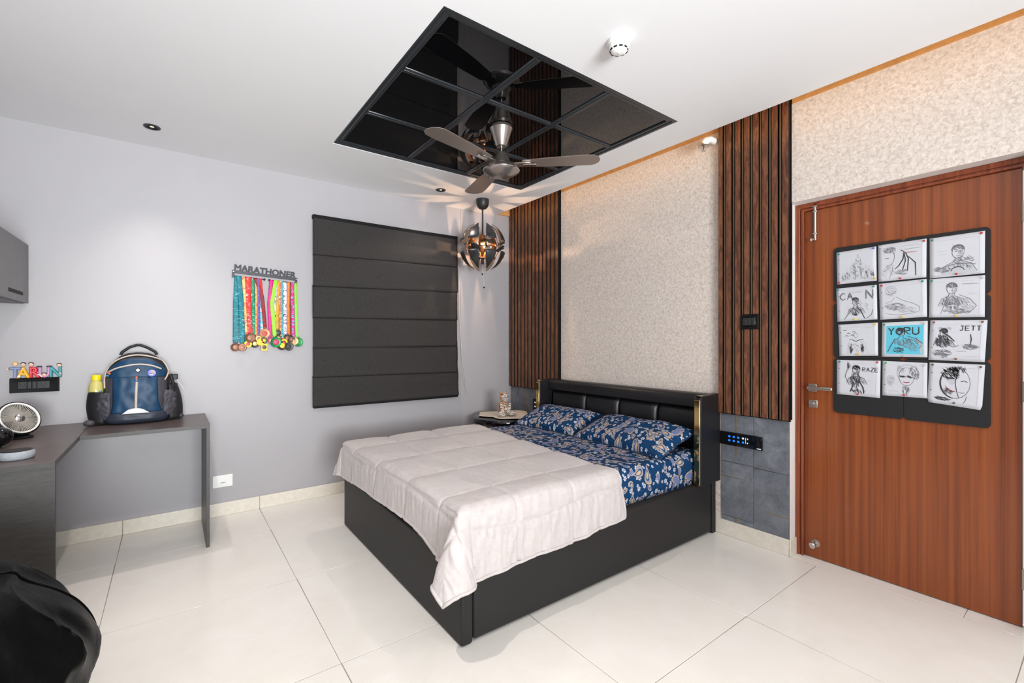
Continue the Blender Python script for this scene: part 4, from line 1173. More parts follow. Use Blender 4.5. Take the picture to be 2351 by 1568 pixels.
PIN = {'g': S(8, 130, 110), 'r': S(200, 20, 34), 'y': S(240, 180, 20), 'b': S(20, 100, 200), 'n': S(122, 80, 56), 'e': S(20, 190, 90), 'l': S(240, 215, 30), 'd': S(90, 80, 70), 'w': S(190, 186, 184)}
for k_, c in PIN.items():
    simple('pin_' + k_, c, 0.3)
pins = [[('g', .06, .06), ('b', .94, .04), ('r', .05, .95), ('y', .96, .93)], [('r', .95, .05), ('r', .47, .96), ('w', .05, .06)], [('g', .05, .05), ('r', .94, .04), ('r', .5, .95)],
        [('g', .04, .05), ('g', .93, .04), ('l', .47, .96)], [('r', .06, .06), ('g', .92, .05), ('y', .48, .96)], [('g', .04, .05), ('w', .95, .05), ('y', .5, .96)],
        [('w', .06, .06), ('y', .93, .05), ('y', .5, .95)], [('g', .05, .06), ('w', .93, .06), ('w', .5, .97)], [('n', .07, .05), ('n', .92, .04), ('n', .5, .95)],
        [('g', .07, .05), ('r', .93, .04), ('r', .5, .95)], [('e', .08, .05), ('w', .94, .06), ('r', .5, .95)], [('d', .06, .05), ('d', .93, .05), ('d', .5, .93)]]
plabels = ['faint pencil sketch of crowded towers, first sheet of the top row', 'sketch of a face beside branching dark lines with red writing', 'pencil sketch of a figure at a desk, sheet at the upper hinge corner',
           'pencil sketch with large bubble lettering, under the crowded towers', 'faint pencil sketch of a reclining shape in the second row', 'pencil sketch of a seated man seen from behind with a title',
           'faint pencil sketch of a standing figure with birds, third row', 'sketch with a bright cyan background in the middle of the third row', 'dark pencil sketch of a figure and a floating island, third row',
           'pencil sketch of a standing figure with raised arm, bottom row by the handle', 'pencil portrait with a red mouth in the bottom row', 'curling sheet with a half shaded head portrait, lowest on the board']
class Sketch:
    """thin graphite strokes laid on a sheet; a, b run 0..1 across and down it"""
    def __init__(s, quad, bow):
        s.q = quad; s.bow = bow; s.mb = {}
    def at(s, a, b, lift):
        q = s.q
        y = lerp(lerp(q[0][0], q[1][0], a), lerp(q[3][0], q[2][0], a), b)
        z = lerp(lerp(q[0][1], q[1][1], a), lerp(q[3][1], q[2][1], a), b)
        return (3.0165 - s.bow(a, b) - lift, y, z)
    def stroke(s, pts, wd=0.012, tone='mid'):
        mb = s.mb.setdefault(tone, MB())
        L = {'shade': 0.00035, 'light': 0.0005, 'mid': 0.0007, 'dark': 0.0009, 'red': 0.0011}.get(tone, 0.0003)
        v = []
        n = len(pts)
        for i, (a, b) in enumerate(pts):
            da = pts[min(i + 1, n - 1)][0] - pts[max(i - 1, 0)][0]; db = pts[min(i + 1, n - 1)][1] - pts[max(i - 1, 0)][1]
            l = hypot(da, db) or 1; na, nb = -db / l, da / l
            w_ = wd * (0.45 + 0.55 * sin(pi * (i + 0.5) / n)) / 2
            v += [s.at(a + na * w_, b + nb * w_, L), s.at(a - na * w_, b - nb * w_, L)]
        mb.add(v, [(2 * i, 2 * i + 1, 2 * i + 3, 2 * i + 2) for i in range(n - 1)])
    def fill(s, pts, tone):
        mb = s.mb.setdefault(tone, MB())
        mb.add([s.at(a, b, 0.0002 if tone == 'cyan' else 0.00035) for a, b in pts], [tuple(range(len(pts)))])
    def ell(s, ca, cb, ra, rb, a0=0, a1=360, wd=0.012, tone='mid', n=18, j=0.0):
        s.stroke([(ca + ra * cos(radians(lerp(a0, a1, k / n))) + j * random.uniform(-1, 1), cb + rb * sin(radians(lerp(a0, a1, k / n))) + j * random.uniform(-1, 1)) for k in range(n + 1)], wd, tone)
    def hatch(s, ca, cb, ra, rb, n, tone, ang=50, wd=0.009):
        for k in range(n):
            r1 = sqrt(random.random()); th = random.random() * 2 * pi
            a, b = ca + ra * r1 * cos(th), cb + rb * r1 * sin(th)
            l = random.uniform(0.02, 0.055); g = radians(ang + random.uniform(-25, 25))
            s.stroke([(a - l * cos(g), b - l * sin(g)), (a, b + 0.006), (a + l * cos(g), b + l * sin(g))], wd, tone)
    def scrib(s, a0, a1, b, h, tone, wd=0.008):
        n = int((a1 - a0) / 0.016)
        s.stroke([(lerp(a0, a1, k / n), b + h * (1 if k % 2 else -1) * random.uniform(0.3, 1)) for k in range(n + 1)], wd, tone)
    def word(s, txt, a, b, size, tone, slant=0.0):
        glyph = {'Y': [[(0, 0), (.5, .5), (1, 0)], [(.5, .5), (.5, 1)]], 'O': [[(.5, 0), (1, .3), (1, .7), (.5, 1), (0, .7), (0, .3), (.5, 0)]], 'R': [[(0, 1), (0, 0), (.9, .1), (.9, .4), (0, .5), (1, 1)]], 'U': [[(0, 0), (0, .8), (.5, 1), (1, .8), (1, 0)]],
                 'J': [[(.2, 0), (1, 0)], [(.7, 0), (.7, .8), (.4, 1), (0, .8)]], 'E': [[(1, 0), (0, 0), (0, 1), (1, 1)], [(0, .5), (.8, .5)]], 'T': [[(0, 0), (1, 0)], [(.5, 0), (.5, 1)]], 'A': [[(0, 1), (.5, 0), (1, 1)], [(.2, .6), (.8, .6)]], 'Z': [[(0, 0), (1, 0), (0, 1), (1, 1)]],
                 'C': [[(1, .15), (.5, 0), (0, .35), (0, .7), (.5, 1), (1, .8)]], 'N': [[(0, 1), (0, 0), (1, 1), (1, 0)]], 'P': [[(0, 1), (0, 0), (.9, .1), (.9, .45), (0, .55)]], 'I': [[(.5, 0), (.5, 1)]]}
        x = a
        for ch in txt:
            if ch != ' ':
                for st_ in glyph[ch]:
                    pp = []
                    for (p0, p1) in zip(st_, st_[1:]):
                        pp += [(lerp(p0[0], p1[0], k / 3), lerp(p0[1], p1[1], k / 3)) for k in range(3)]
                    pp.append(st_[-1])
                    s.stroke([(x + p[0] * size * 0.62, b + p[1] * size) for p in pp], size * 0.18, tone)
            x += size * 0.85
def bust(k, ca, cb, sc, tone='mid', back=False):
    k.fill([(ca - 0.30 * sc, cb + 0.52 * sc), (ca - 0.20 * sc, cb + 0.31 * sc), (ca - 0.06 * sc, cb + 0.22 * sc), (ca + 0.06 * sc, cb + 0.22 * sc), (ca + 0.22 * sc, cb + 0.31 * sc), (ca + 0.33 * sc, cb + 0.52 * sc)], 'shade')
    k.hatch(ca, cb + 0.40 * sc, 0.24 * sc, 0.12 * sc, 60, 'mid', 65)
    k.hatch(ca + 0.05 * sc, cb + 0.05 * sc, 0.05 * sc, 0.09 * sc, 16, 'light', 75)
    k.ell(ca, cb, 0.11 * sc, 0.15 * sc, wd=0.014, tone=tone, j=0.003)
    k.ell(ca, cb - 0.05 * sc, 0.115 * sc, 0.12 * sc, 175, 365, wd=0.03, tone=tone)
    k.hatch(ca, cb - 0.10 * sc, 0.10 * sc, 0.06 * sc, 26, tone)
    k.stroke([(ca - 0.05 * sc, cb + 0.13 * sc), (ca - 0.07 * sc, cb + 0.22 * sc), (ca - 0.22 * sc, cb + 0.30 * sc), (ca - 0.30 * sc, cb + 0.50 * sc)], 0.014, tone)
    k.stroke([(ca + 0.05 * sc, cb + 0.13 * sc), (ca + 0.07 * sc, cb + 0.22 * sc), (ca + 0.24 * sc, cb + 0.30 * sc), (ca + 0.34 * sc, cb + 0.50 * sc)], 0.014, tone)
    if not back:
        for s in (-1, 1):
            k.stroke([(ca + s * 0.06 * sc, cb - 0.01 * sc), (ca + s * 0.04 * sc, cb - 0.02 * sc), (ca + s * 0.02 * sc, cb - 0.01 * sc)], 0.014, 'dark')
        k.stroke([(ca, cb), (ca + 0.012 * sc, cb + 0.05 * sc), (ca - 0.008 * sc, cb + 0.055 * sc)], 0.008, tone)
        k.stroke([(ca - 0.035 * sc, cb + 0.09 * sc), (ca, cb + 0.095 * sc), (ca + 0.035 * sc, cb + 0.088 * sc)], 0.009, tone)
def draw(n, k):
    random.seed(100 + n)
    if n not in (0, 7):
        k.stroke([(0.12, 0.10), (0.5, 0.095), (0.9, 0.10)], 0.004, 'light'); k.stroke([(0.9, 0.10), (0.905, 0.5), (0.9, 0.92)], 0.004, 'light')
    if n == 0:
        for (a, w_, h_) in ((0.18, .08, .25), (0.30, .08, .38), (0.42, .10, .45), (0.55, .12, .66), (0.68, .10, .46), (0.80, .08, .38), (0.90, .06, .25)):
            k.stroke([(a - w_ / 2, .92), (a - w_ / 2, .92 - h_), (a, .915 - h_), (a + w_ / 2, .92 - h_), (a + w_ / 2, .92)], 0.009, 'light')
            k.hatch(a, .9 - h_ * .35, w_ * .7, h_ * .35, 22, 'light', 70)
        k.hatch(.55, .55, .14, .25, 40, 'mid', 60, 0.007); k.stroke([(.55, .26), (.552, .20), (.55, .14)], 0.010, 'mid')
    elif n == 1:
        k.ell(.22, .36, .13, .22, -100, 100, 0.012, 'mid'); k.fill([(.10, .10), (.28, .08), (.37, .20), (.36, .34), (.28, .24), (.11, .26)], 'shade'); k.hatch(.25, .17, .12, .08, 40, 'mid')
        k.stroke([(.14, .40), (.19, .38), (.24, .40)], 0.014, 'dark'); k.hatch(.22, .75, .14, .16, 30, 'light')
        k.stroke([(.30, .55), (.22, .66), (.11, .74)], 0.01, 'mid'); k.stroke([(.32, .58), (.30, .75), (.24, .94)], 0.01, 'mid')
        for pts in ([(.48, .20), (.55, .26), (.53, .45), (.44, .62), (.36, .70)], [(.55, .26), (.58, .50), (.52, .74)], [(.58, .28), (.64, .46), (.62, .78)], [(.64, .40), (.78, .58), (.79, .92)]):
            k.stroke(pts, 0.026, 'dark')
        k.hatch(.5, .80, .12, .08, 30, 'mid', 10); k.scrib(.50, .86, .12, .018, 'light'); k.scrib(.55, .88, .20, .018, 'mid'); k.scrib(.56, .82, .29, .022, 'red', 0.010)
    elif n == 2:
        bust(k, .53, .42, 1.0, 'mid'); k.scrib(.14, .34, .36, .015, 'light'); k.scrib(.18, .32, .44, .012, 'light')
        k.stroke([(.12, .82), (.3, .74), (.5, .70), (.72, .72), (.85, .76)], 0.02, 'mid'); k.hatch(.25, .80, .16, .08, 40, 'mid', 10); k.hatch(.62, .62, .2, .08, 40, 'mid', 20); k.ell(.52, .88, .12, .10, 180, 360, 0.022, 'dark')
    elif n == 3:
        k.word('CA', .10, .16, .21, 'mid'); k.word('N', .74, .12, .26, 'mid'); k.scrib(.40, .66, .16, .03, 'mid')
        bust(k, .48, .44, .7, 'mid'); k.stroke([(.45, .58), (.30, .78), (.18, .95)], 0.022, 'mid'); k.stroke([(.5, .58), (.62, .75), (.70, .95)], 0.026, 'dark'); k.stroke([(.90, .70), (.86, .85), (.74, .95)], 0.02, 'mid'); k.hatch(.45, .82, .05, .03, 14, 'dark', 20); k.hatch(.55, .6, .25, .18, 60, 'light')
    elif n == 4:
        k.ell(.26, .22, .12, .12, wd=0.012, tone='light'); k.stroke([(.14, .30), (.26, .34), (.36, .24)], 0.012, 'mid')
        k.stroke([(.36, .40), (.52, .52), (.70, .60), (.84, .70), (.86, .82)], 0.012, 'mid'); k.hatch(.25, .25, .12, .12, 36, 'light'); k.hatch(.34, .66, .2, .10, 60, 'mid', 15); k.hatch(.62, .78, .2, .08, 50, 'light', 20); k.stroke([(.12, .84), (.4, .90), (.7, .88), (.86, .82)], 0.010, 'mid'); k.stroke([(.12, .56), (.26, .52), (.34, .42)], 0.010, 'mid')
    elif n == 5:
        bust(k, .42, .28, .85, 'mid', True); k.scrib(.60, .88, .18, .022, 'mid', 0.012); k.scrib(.70, .84, .42, .012, 'light')
        k.stroke([(.36, .42), (.30, .62), (.22, .92)], 0.012, 'mid'); k.stroke([(.55, .44), (.74, .54), (.86, .72), (.72, .90)], 0.014, 'mid'); k.hatch(.42, .62, .14, .18, 80, 'mid', 70); k.hatch(.64, .70, .18, .18, 90, 'light', 30); k.hatch(.5, .84, .26, .07, 50, 'mid', 5)
    elif n == 6:
        for (a, b) in ((.12, .20), (.22, .30), (.17, .38), (.32, .36), (.36, .26)):
            k.stroke([(a, b), (a + .05, b - .02), (a + .09, b + .01)], 0.018, 'dark')
        k.ell(.45, .36, .05, .07, tone='mid'); k.stroke([(.28, .48), (.36, .50), (.45, .55), (.55, .50), (.64, .48)], 0.020, 'dark')
        k.hatch(.32, .78, .04, .12, 34, 'dark', 100); k.hatch(.62, .78, .04, .12, 34, 'dark', 70); k.stroke([(.30, .5), (.24, .7), (.22, .92)], 0.008, 'light'); k.stroke([(.62, .5), (.70, .7), (.74, .92)], 0.008, 'light'); k.hatch(.45, .68, .2, .2, 40, 'light'); k.scrib(.64, .84, .14, .012, 'light')
    elif n == 7:
        k.fill([(.10, .10), (.92, .10), (.92, .92), (.10, .92)], 'cyan'); k.word('YORU', .15, .16, .21, 'dark')
        k.fill([(.30, .52), (.34, .36), (.50, .30), (.62, .36), (.80, .48), (.90, .62), (.90, .90), (.60, .90), (.36, .86), (.26, .74)], 'shade')
        bust(k, .44, .30, .7, 'dark'); k.hatch(.68, .64, .2, .18, 110, 'mid', 60); k.hatch(.38, .80, .12, .08, 50, 'dark', 20); k.stroke([(.30, .48), (.20, .70), (.14, .86)], 0.020, 'dark'); k.stroke([(.55, .40), (.76, .48), (.90, .62)], 0.016, 'dark')
    elif n == 8:
        k.word('JETT', .54, .14, .115, 'dark'); k.scrib(.16, .40, .20, .04, 'mid', 0.014)
        bust(k, .26, .32, .62, 'dark'); k.hatch(.24, .52, .13, .14, 110, 'dark', 60); k.hatch(.24, .82, .16, .10, 90, 'mid', 10); k.stroke([(.22, .28), (.36, .40), (.46, .52)], 0.030, 'dark'); k.stroke([(.34, .60), (.44, .66), (.54, .62)], 0.018, 'mid')
        k.ell(.74, .66, .12, .05, tone='mid'); k.hatch(.74, .64, .11, .06, 50, 'mid', 5); k.stroke([(.74, .60), (.75, .46), (.73, .34)], 0.022, 'dark'); k.scrib(.50, .68, .76, .02, 'mid'); k.scrib(.62, .86, .88, .02, 'light')
    elif n == 9:
        bust(k, .46, .28, .75, 'dark'); k.word('RAZE', .60, .20, .11, 'dark'); k.stroke([(.28, .18), (.20, .46), (.30, .70)], 0.024, 'mid'); k.hatch(.44, .56, .12, .22, 120, 'mid', 80); k.hatch(.28, .16, .04, .08, 24, 'mid', 80)
        k.stroke([(.40, .62), (.36, .80), (.32, .90)], 0.03, 'dark'); k.stroke([(.54, .60), (.62, .76), (.64, .92)], 0.036, 'dark'); k.hatch(.5, .86, .18, .05, 30, 'dark', 80); k.scrib(.66, .80, .56, .01, 'light')
    elif n == 10:
        k.ell(.55, .42, .17, .26, wd=0.014, tone='mid'); k.ell(.58, .34, .24, .26, 150, 400, 0.05, 'shade'); k.hatch(.72, .32, .10, .22, 60, 'mid', 80); k.hatch(.42, .22, .08, .10, 30, 'light', 60)
        for s in (-1, 1):
            k.hatch(.54 + s * .075, .42, .04, .025, 22, 'dark', 10)
        k.stroke([(.48, .575), (.55, .59), (.62, .572)], 0.024, 'red'); k.hatch(.54, .82, .08, .12, 40, 'mid', 80); k.ell(.20, .50, .08, .10, tone='light'); k.hatch(.20, .58, .09, .14, 40, 'light', 30); k.scrib(.12, .36, .86, .012, 'light')
    else:
        k.fill([(.24, .22), (.42, .12), (.54, .16), (.52, .45), (.44, .52), (.26, .34)], 'shade'); k.ell(.50, .46, .27, .36, wd=0.018, tone='mid'); k.ell(.50, .46, .275, .365, 95, 215, 0.036, 'dark'); k.hatch(.40, .24, .16, .13, 130, 'dark', 40); k.hatch(.52, .13, .16, .05, 60, 'dark', 80)
        k.stroke([(.54, .18), (.50, .44), (.53, .62), (.58, .80)], 0.016, 'dark'); k.stroke([(.60, .42), (.66, .39), (.72, .42)], 0.018, 'dark'); k.stroke([(.56, .66), (.62, .68), (.68, .66)], 0.012, 'mid'); k.hatch(.38, .66, .08, .06, 40, 'mid', 30); k.hatch(.28, .86, .14, .04, 60, 'dark', 8); k.stroke([(.72, .74), (.70, .84), (.66, .92)], 0.014, 'mid'); k.stroke([(.32, .54), (.40, .64), (.52, .66)], 0.012, 'red')
for n, quad in enumerate(papers):
    cy_ = sum(p[0] for p in quad) / 4; cz_ = sum(p[1] for p in quad) / 4
    t = thing('drawing_sheet', plabels[n], 'drawing', (3.018, cy_, cz_), 'pencil drawings pinned to the door')
    if n == 11:
        bow = lambda a, b: 0.0008 + 0.010 * max(0, b - 0.7) * (abs(2 * a - 1) ** 2)
    elif n == 6:
        bow = lambda a, b: 0.0008 + 0.012 * max(0, b - 0.8) * max(0, 0.5 - a)
    else:
        bow = lambda a, b, n=n: 0.0008 + 0.002 * b * abs(2 * a - 1) ** 2 * ((n % 3) / 2)
    k = Sketch(quad, bow)
    def fn(u, v, k=k, n=n):
        # slightly rounded corner on the curled sheet
        if n == 11 and v > 0.9:
            u = 0.5 + (u - 0.5) * (1 - 0.06 * ((v - 0.9) / 0.1) ** 3)
        return k.at(u, v, 0)
    MB().grid(fn, 10, 10).build('paper', 'paper', t, smooth=60, solid=0.0003, offset=0)
    draw(n, k)
    for tone, mb in k.mb.items():
        mk = {'shade': 'shade_grey', 'light': 'pencil_light', 'mid': 'pencil_mid', 'dark': 'pencil_dark', 'red': 'ink_red', 'cyan': 'wash_cyan'}[tone]
        o_ = mb.build('drawing_print', mk, t)
        o_['kind'] = 'stuff'
    for (pk, a, b) in pins[n]:
        p = k.at(a, b, 0)
        MB().lathe([(0.0048, 0), (0.0048, 0.003), (0.0034, 0.005), (0.0038, 0.009), (0.0, 0.0095)], p, 12, RX, caps=False).build('push_pin', 'pin_' + pk, t, smooth=50)
    if n in (0, 3, 4, 6, 8, 9, 10, 11):
        for b in (0.25, 0.68):
            p = k.at(0.055, b, 0.0004)
            MB().lathe([(0.0022, 0), (0.0, 0.0001)], p, 10, RX, caps=False).build('punch_hole', 'dark_slot', t)

# ================================================================== DESK AND WALL CABINET
dk = thing('corner_desk', 'dark brown laminate corner desk along the wall', 'desk', (-0.3, 3.5, 0))
MB().box(-0.3995, 0.190, 3.386, 3.948, 0.738, 0.760).build('desk_top_board', 'desk_top', dk, bevel=0.0015)
MB().box(-1.118, -0.4005, 2.730, 3.948, 0.738, 0.760).build('desk_top_board', 'desk_top', dk, bevel=0.0015)
MB().box(-0.3995, 0.1905, 3.3845, 3.3862, 0.7375, 0.7595).build('edge_band', 'desk_side', dk)
MB().box(-1.118, -0.3985, 2.7285, 2.7302, 0.7375, 0.7595).build('edge_band', 'desk_side', dk)
MB().box(-0.4008, -0.3990, 2.7302, 3.386, 0.7375, 0.7595).build('edge_band', 'desk_side', dk)
MB().box(0.1898, 0.1915, 3.386, 3.938, 0.7375, 0.7595).build('edge_band', 'desk_side', dk)
MB().box(0.172, 0.190, 3.390, 3.938, 0.0, 0.7378).build('side_panel', 'desk_side', dk, bevel=0.0015)
MB().box(-1.118, -0.398, 2.736, 2.754, 0.0, 0.7378).build('gable_panel', 'desk_side', dk, bevel=0.0015)
MB().box(-1.118, -1.020, 2.756, 3.938, 0.0, 0.7378).build('side_panel', 'desk_side', dk)

wc = thing('wall_cabinet', 'grey laminate wall cabinet at the edge of the picture above the desk', 'cabinet', (-0.86, 3.3, 1.50))
MB().box(-1.118, -0.711, 2.55, 3.945, 1.500, 1.852).build('carcass', 'cabinet_laminate', wc, bevel=0.001)
for (a, b) in ((3.252, 3.942), (2.552, 3.248)):
    d_ = MB().box(-0.709, -0.690, a, b, 1.503, 1.853).build('cabinet_door', 'cabinet_laminate', wc, bevel=0.002)
    MB().box(-0.6905, -0.6885, a + 0.27, b - 0.13, 1.540, 1.560).build('finger_pull', 'dark_slot', d_, bevel=0.001)

# ================================================================== BACKPACK
BCX, BCY, BZ = -0.171, 3.800, 0.7605
bp = thing('backpack', 'blue and charcoal school backpack standing on the desk', 'backpack', (BCX, BCY, BZ))
simple('pack_black', S(24, 25, 28), 0.6, 0.2, 90); simple('pack_grey', S(66, 64, 72), 0.55, 0.15, 60); simple('pack_navy', S(44, 50, 64), 0.5, 0.15, 40)
simple('pack_blue', S(8, 58, 92), 0.5, 0.14, 14); simple('pack_cream', S(198, 184, 172), 0.5); simple('pack_cyan', S(30, 150, 205), 0.4); simple('pack_orange', S(178, 84, 40), 0.5); simple('pack_white', S(224, 224, 228), 0.4)
simple('badge_blue', S(30, 56, 170), 0.3); simple('badge_orange', S(240, 150, 90), 0.3)
WT = [(0, 0.150), (0.02, 0.165), (0.10, 0.172), (0.20, 0.170), (0.28, 0.162), (0.34, 0.146), (0.385, 0.124), (0.42, 0.090), (0.437, 0.055), (0.444, 0.012)]
DT = [(0, 0.085), (0.03, 0.098), (0.20, 0.098), (0.30, 0.085), (0.38, 0.066), (0.42, 0.046), (0.44, 0.022), (0.444, 0.006)]
NS = 2.7
def ring(h, w, d, n=40, cy=BCY):
    out = []
    for k in range(n):
        a = 2 * pi * k / n; c_, s_ = cos(a), sin(a)
        out.append((BCX + w * abs(c_) ** (2 / NS) * (1 if c_ >= 0 else -1), cy + d * abs(s_) ** (2 / NS) * (1 if s_ >= 0 else -1), BZ + h))
    return out
def loft(hs, wf, df, cyf=lambda h: BCY):
    mb = MB(); v = []; n = 40
    for h in hs:
        v += ring(h, wf(h), df(h), n, cyf(h))
    f = [(j * n + i, j * n + (i + 1) % n, (j + 1) * n + (i + 1) % n, (j + 1) * n + i) for j in range(len(hs) - 1) for i in range(n)]
    f += [tuple(range(n))[::-1], tuple((len(hs) - 1) * n + i for i in range(n))]
    return mb.add(v, f)
hs = [0, 0.02, 0.05, 0.1, 0.15, 0.2, 0.24, 0.28, 0.31, 0.34, 0.365, 0.385, 0.405, 0.42, 0.43, 0.437, 0.444]
body = loft(hs, lambda h: interp(WT, h), lambda h: interp(DT, h)).build('main_body', 'pack_black', bp, smooth=60)
def front(dx, h, off):
    w_ = interp(WT, h); d = interp(DT, h)
    e = max(0.0, 1 - min(1, abs(dx) / w_) ** NS) ** (1 / NS)
    return (BCX + dx, BCY - d * e - off, BZ + h)
def patch(name, h0, h1, L, R_, off, material, parent, nu=24, nv=24, bulge=0.0, wrinkle=0.0, solid=0.006):
    def fn(u, v):
        h = lerp(h0, h1, v); l, r = interp(L, h), interp(R_, h)
        b = bulge * (max(0, 1 - abs(2 * u - 1) ** 3) * max(0, 1 - abs(2 * v - 1) ** 4)) ** 0.6
        dx = lerp(l, r, u)
        b += wrinkle * noise.noise(Vector((dx * 28, h * 16, 2.2)))
        return front(dx, h, off + b)
    return MB().grid(fn, nu, nv).build(name, material, parent, smooth=70, solid=solid, offset=-1)
# charcoal front pocket and its blue centre
pk = patch('front_pocket', 0.045, 0.416, [(0.045, -0.150), (0.2, -0.158), (0.30, -0.152), (0.36, -0.125), (0.40, -0.08), (0.416, -0.03)], [(0.045, 0.150), (0.2, 0.156), (0.30, 0.150), (0.36, 0.122), (0.40, 0.075), (0.416, 0.03)], 0.006, 'pack_grey', bp, bulge=0.016, wrinkle=0.006, solid=0.012)
patch('blue_panel', 0.068, 0.290, [(0.068, -0.128), (0.12, -0.118), (0.29, -0.118)], [(0.068, 0.124), (0.14, 0.104), (0.29, 0.100)], 0.024, 'pack_blue', pk, bulge=0.008, wrinkle=0.007)
patch('blue_panel', 0.288, 0.408, [(0.288, -0.146), (0.33, -0.150), (0.36, -0.122), (0.39, -0.085), (0.408, -0.035)], [(0.288, 0.140), (0.33, 0.146), (0.36, 0.120), (0.39, 0.080), (0.408, 0.035)], 0.020, 'pack_blue', pk, bulge=0.006, wrinkle=0.003)
patch('bottom_flap', 0.004, 0.075, [(0.004, -0.150), (0.03, -0.168), (0.075, -0.140)], [(0.004, 0.150), (0.04, 0.168), (0.075, 0.150)], 0.016, 'pack_navy', bp, bulge=0.020, wrinkle=0.006, solid=0.014)
def zipper(name, pts, r, material, parent, off, n=40):
    P = []
    for k in range(n + 1):
        s = k / n * (len(pts) - 1); i = min(int(s), len(pts) - 2); f = s - i
        p0 = pts[max(i - 1, 0)]; p1 = pts[i]; p2 = pts[i + 1]; p3 = pts[min(i + 2, len(pts) - 1)]
        def cr(a, b, c, d):
            return 0.5 * ((2 * b) + (-a + c) * f + (2 * a - 5 * b + 4 * c - d) * f * f + (-a + 3 * b - 3 * c + d) * f ** 3)
        P.append(front(cr(p0[0], p1[0], p2[0], p3[0]), cr(p0[1], p1[1], p2[1], p3[1]), off))
    return MB().tube(P, r, 8).build(name, material, parent, smooth=60)
zipper('zipper', [(-0.158, 0.225), (-0.156, 0.320), (-0.100, 0.398), (0.0, 0.428), (0.11, 0.398), (0.150, 0.340), (0.152, 0.300), (0.136, 0.265)], 0.0045, 'pack_cream', pk, 0.012)
zipper('zipper', [(-0.140, 0.325), (-0.09, 0.352), (0.0, 0.370), (0.07, 0.360), (0.118, 0.338)], 0.0050, 'pack_cream', pk, 0.028)
zipper('zipper', [(-0.002, 0.262), (-0.005, 0.18), (-0.006, 0.10)], 0.0075, 'pack_cream', pk, 0.033)
#zipper('piping', [(-0.152, 0.405), (-0.10, 0.424), (0.0, 0.438), (0.09, 0.430), (0.14, 0.40)], 0.005, 'pack_grey', bp, 0.004)
for (dx, h, a) in ((-0.003, 0.288, 0), (-0.138, 0.322, -40)):
    p = front(dx, h, 0.040)
    MB().box(-0.006, 0.006, -0.003, 0.003, -0.014, 0.010).xf(Matrix.Translation(p) @ Matrix.Rotation(radians(a), 4, 'Y')).build('zip_pull', 'pack_orange', pk, bevel=0.002)
    p = front(dx - (0.004 if a else 0), h - 0.018, 0.042)
    MB().ball(p, (0.007, 0.004, 0.005), 10, 7).build('zip_tip', 'pack_cyan', pk, smooth=60)
for (dx, h) in ((-0.176, 0.207), (-0.166, 0.178)):
    MB().ball((BCX + dx, BCY - 0.060, BZ + h), 0.006, 10, 7).build('zip_tip', 'pack_cyan', bp, smooth=60)
p = front(0.003, 0.334, 0.030)
MB().prism(rrect(0, 0, 0.013, 0.013, 0.003), 1, -0.002, 0.002).xf(Matrix.Translation(p) @ Matrix.Rotation(radians(45), 4, 'Y')).build('emblem_patch', 'pack_black', pk)
MB().prism(rrect(0, 0, 0.008, 0.008, 0.002), 1, -0.0035, -0.0015).xf(Matrix.Translation(p) @ Matrix.Rotation(radians(45), 4, 'Y')).build('emblem', 'pack_white', pk)
p = front(0.071, 0.313, 0.032)
RY = Matrix.Rotation(radians(90), 4, 'X')
bg = MB().lathe([(0.023, 0), (0.0235, 0.002), (0.021, 0.005), (0.0, 0.006)], p, 24, RY, caps=False).build('button_badge', 'badge_blue', pk, smooth=40)
MB().lathe([(0.008, 0.0055), (0.0, 0.0068)], (p[0] + 0.005, p[1], p[2] + 0.004), 14, RY, caps=False).build('badge_print', 'badge_orange', bg, smooth=40)
MB().box(p[0] - 0.012, p[0] + 0.006, p[1] - 0.0066, p[1] - 0.0058, p[2] - 0.012, p[2] - 0.008).build('badge_print', 'pack_white', bg)
def plaque(u, v):
    h = lerp(0.068, 0.100, v); dx = lerp(lerp(-0.073, -0.045, v), lerp(0.062, 0.030, v), u)
    return front(dx, h - 0.008 * (2 * u - 1) ** 2 * v, 0.041 + 0.004 * sin(pi * u))
MB().grid(plaque, 12, 6).build('logo_plaque', 'pack_white', bp, smooth=60, solid=0.003)
# carry handle
hp = [(-0.088, 0.428), (-0.080, 0.446), (-0.045, 0.476), (-0.010, 0.490), (0.010, 0.490), (0.045, 0.474), (0.085, 0.446), (0.095, 0.426)]
MB().tube([(BCX + a, BCY + 0.015, BZ + b) for a, b in hp], 0.0085, 10).build('carry_handle', 'pack_black', bp, smooth=60)
# mesh side pockets
for s in (-1, 1):
    def sp(u, v, s=s):
        a = lerp(-1.45, 1.45, u); h = lerp(0.010, 0.205 if s < 0 else 0.235, v)
        w_ = 0.082 + 0.012 * sin(pi * v) + (0.006 * v if s < 0 else -0.03 * v)
        return (BCX + s * (0.150 + w_ * cos(a)), BCY - 0.010 + 0.070 * sin(a), BZ + h + 0.004 * noise.noise(Vector((u * 6, v * 9, s))))
    MB().grid(sp, 16, 14).build('side_pocket', 'pack_black', bp, smooth=70, solid=0.003)
    def cs(u, v, s=s):
        h = lerp(0.035, 0.200, v); a = lerp(0.120, 0.186, u)
        return (BCX + s * a * 1.08, BCY - 0.088 + 0.036 * u ** 2 - 0.010 * sin(pi * v) + 0.008 * noise.noise(Vector((u * 4, v * 11, s + 3))), BZ + h)
    MB().grid(cs, 12, 20).build('compression_panel', 'pack_grey', bp, smooth=70, solid=0.006)
    e = (BCX + s * 0.218 - 0.008, BCY - (0.075 if s < 0 else 0.03), BZ + 0.021)
    MB().ball(e, (0.028, 0.024, 0.019), 14, 9).build('strap_end', 'pack_grey', bp, smooth=60)
MB().box(BCX + 0.172, BCX + 0.205, BCY - 0.05, BCY - 0.028, BZ + 0.262, BZ + 0.298).build('buckle', 'black_plastic', bp, bevel=0.005)
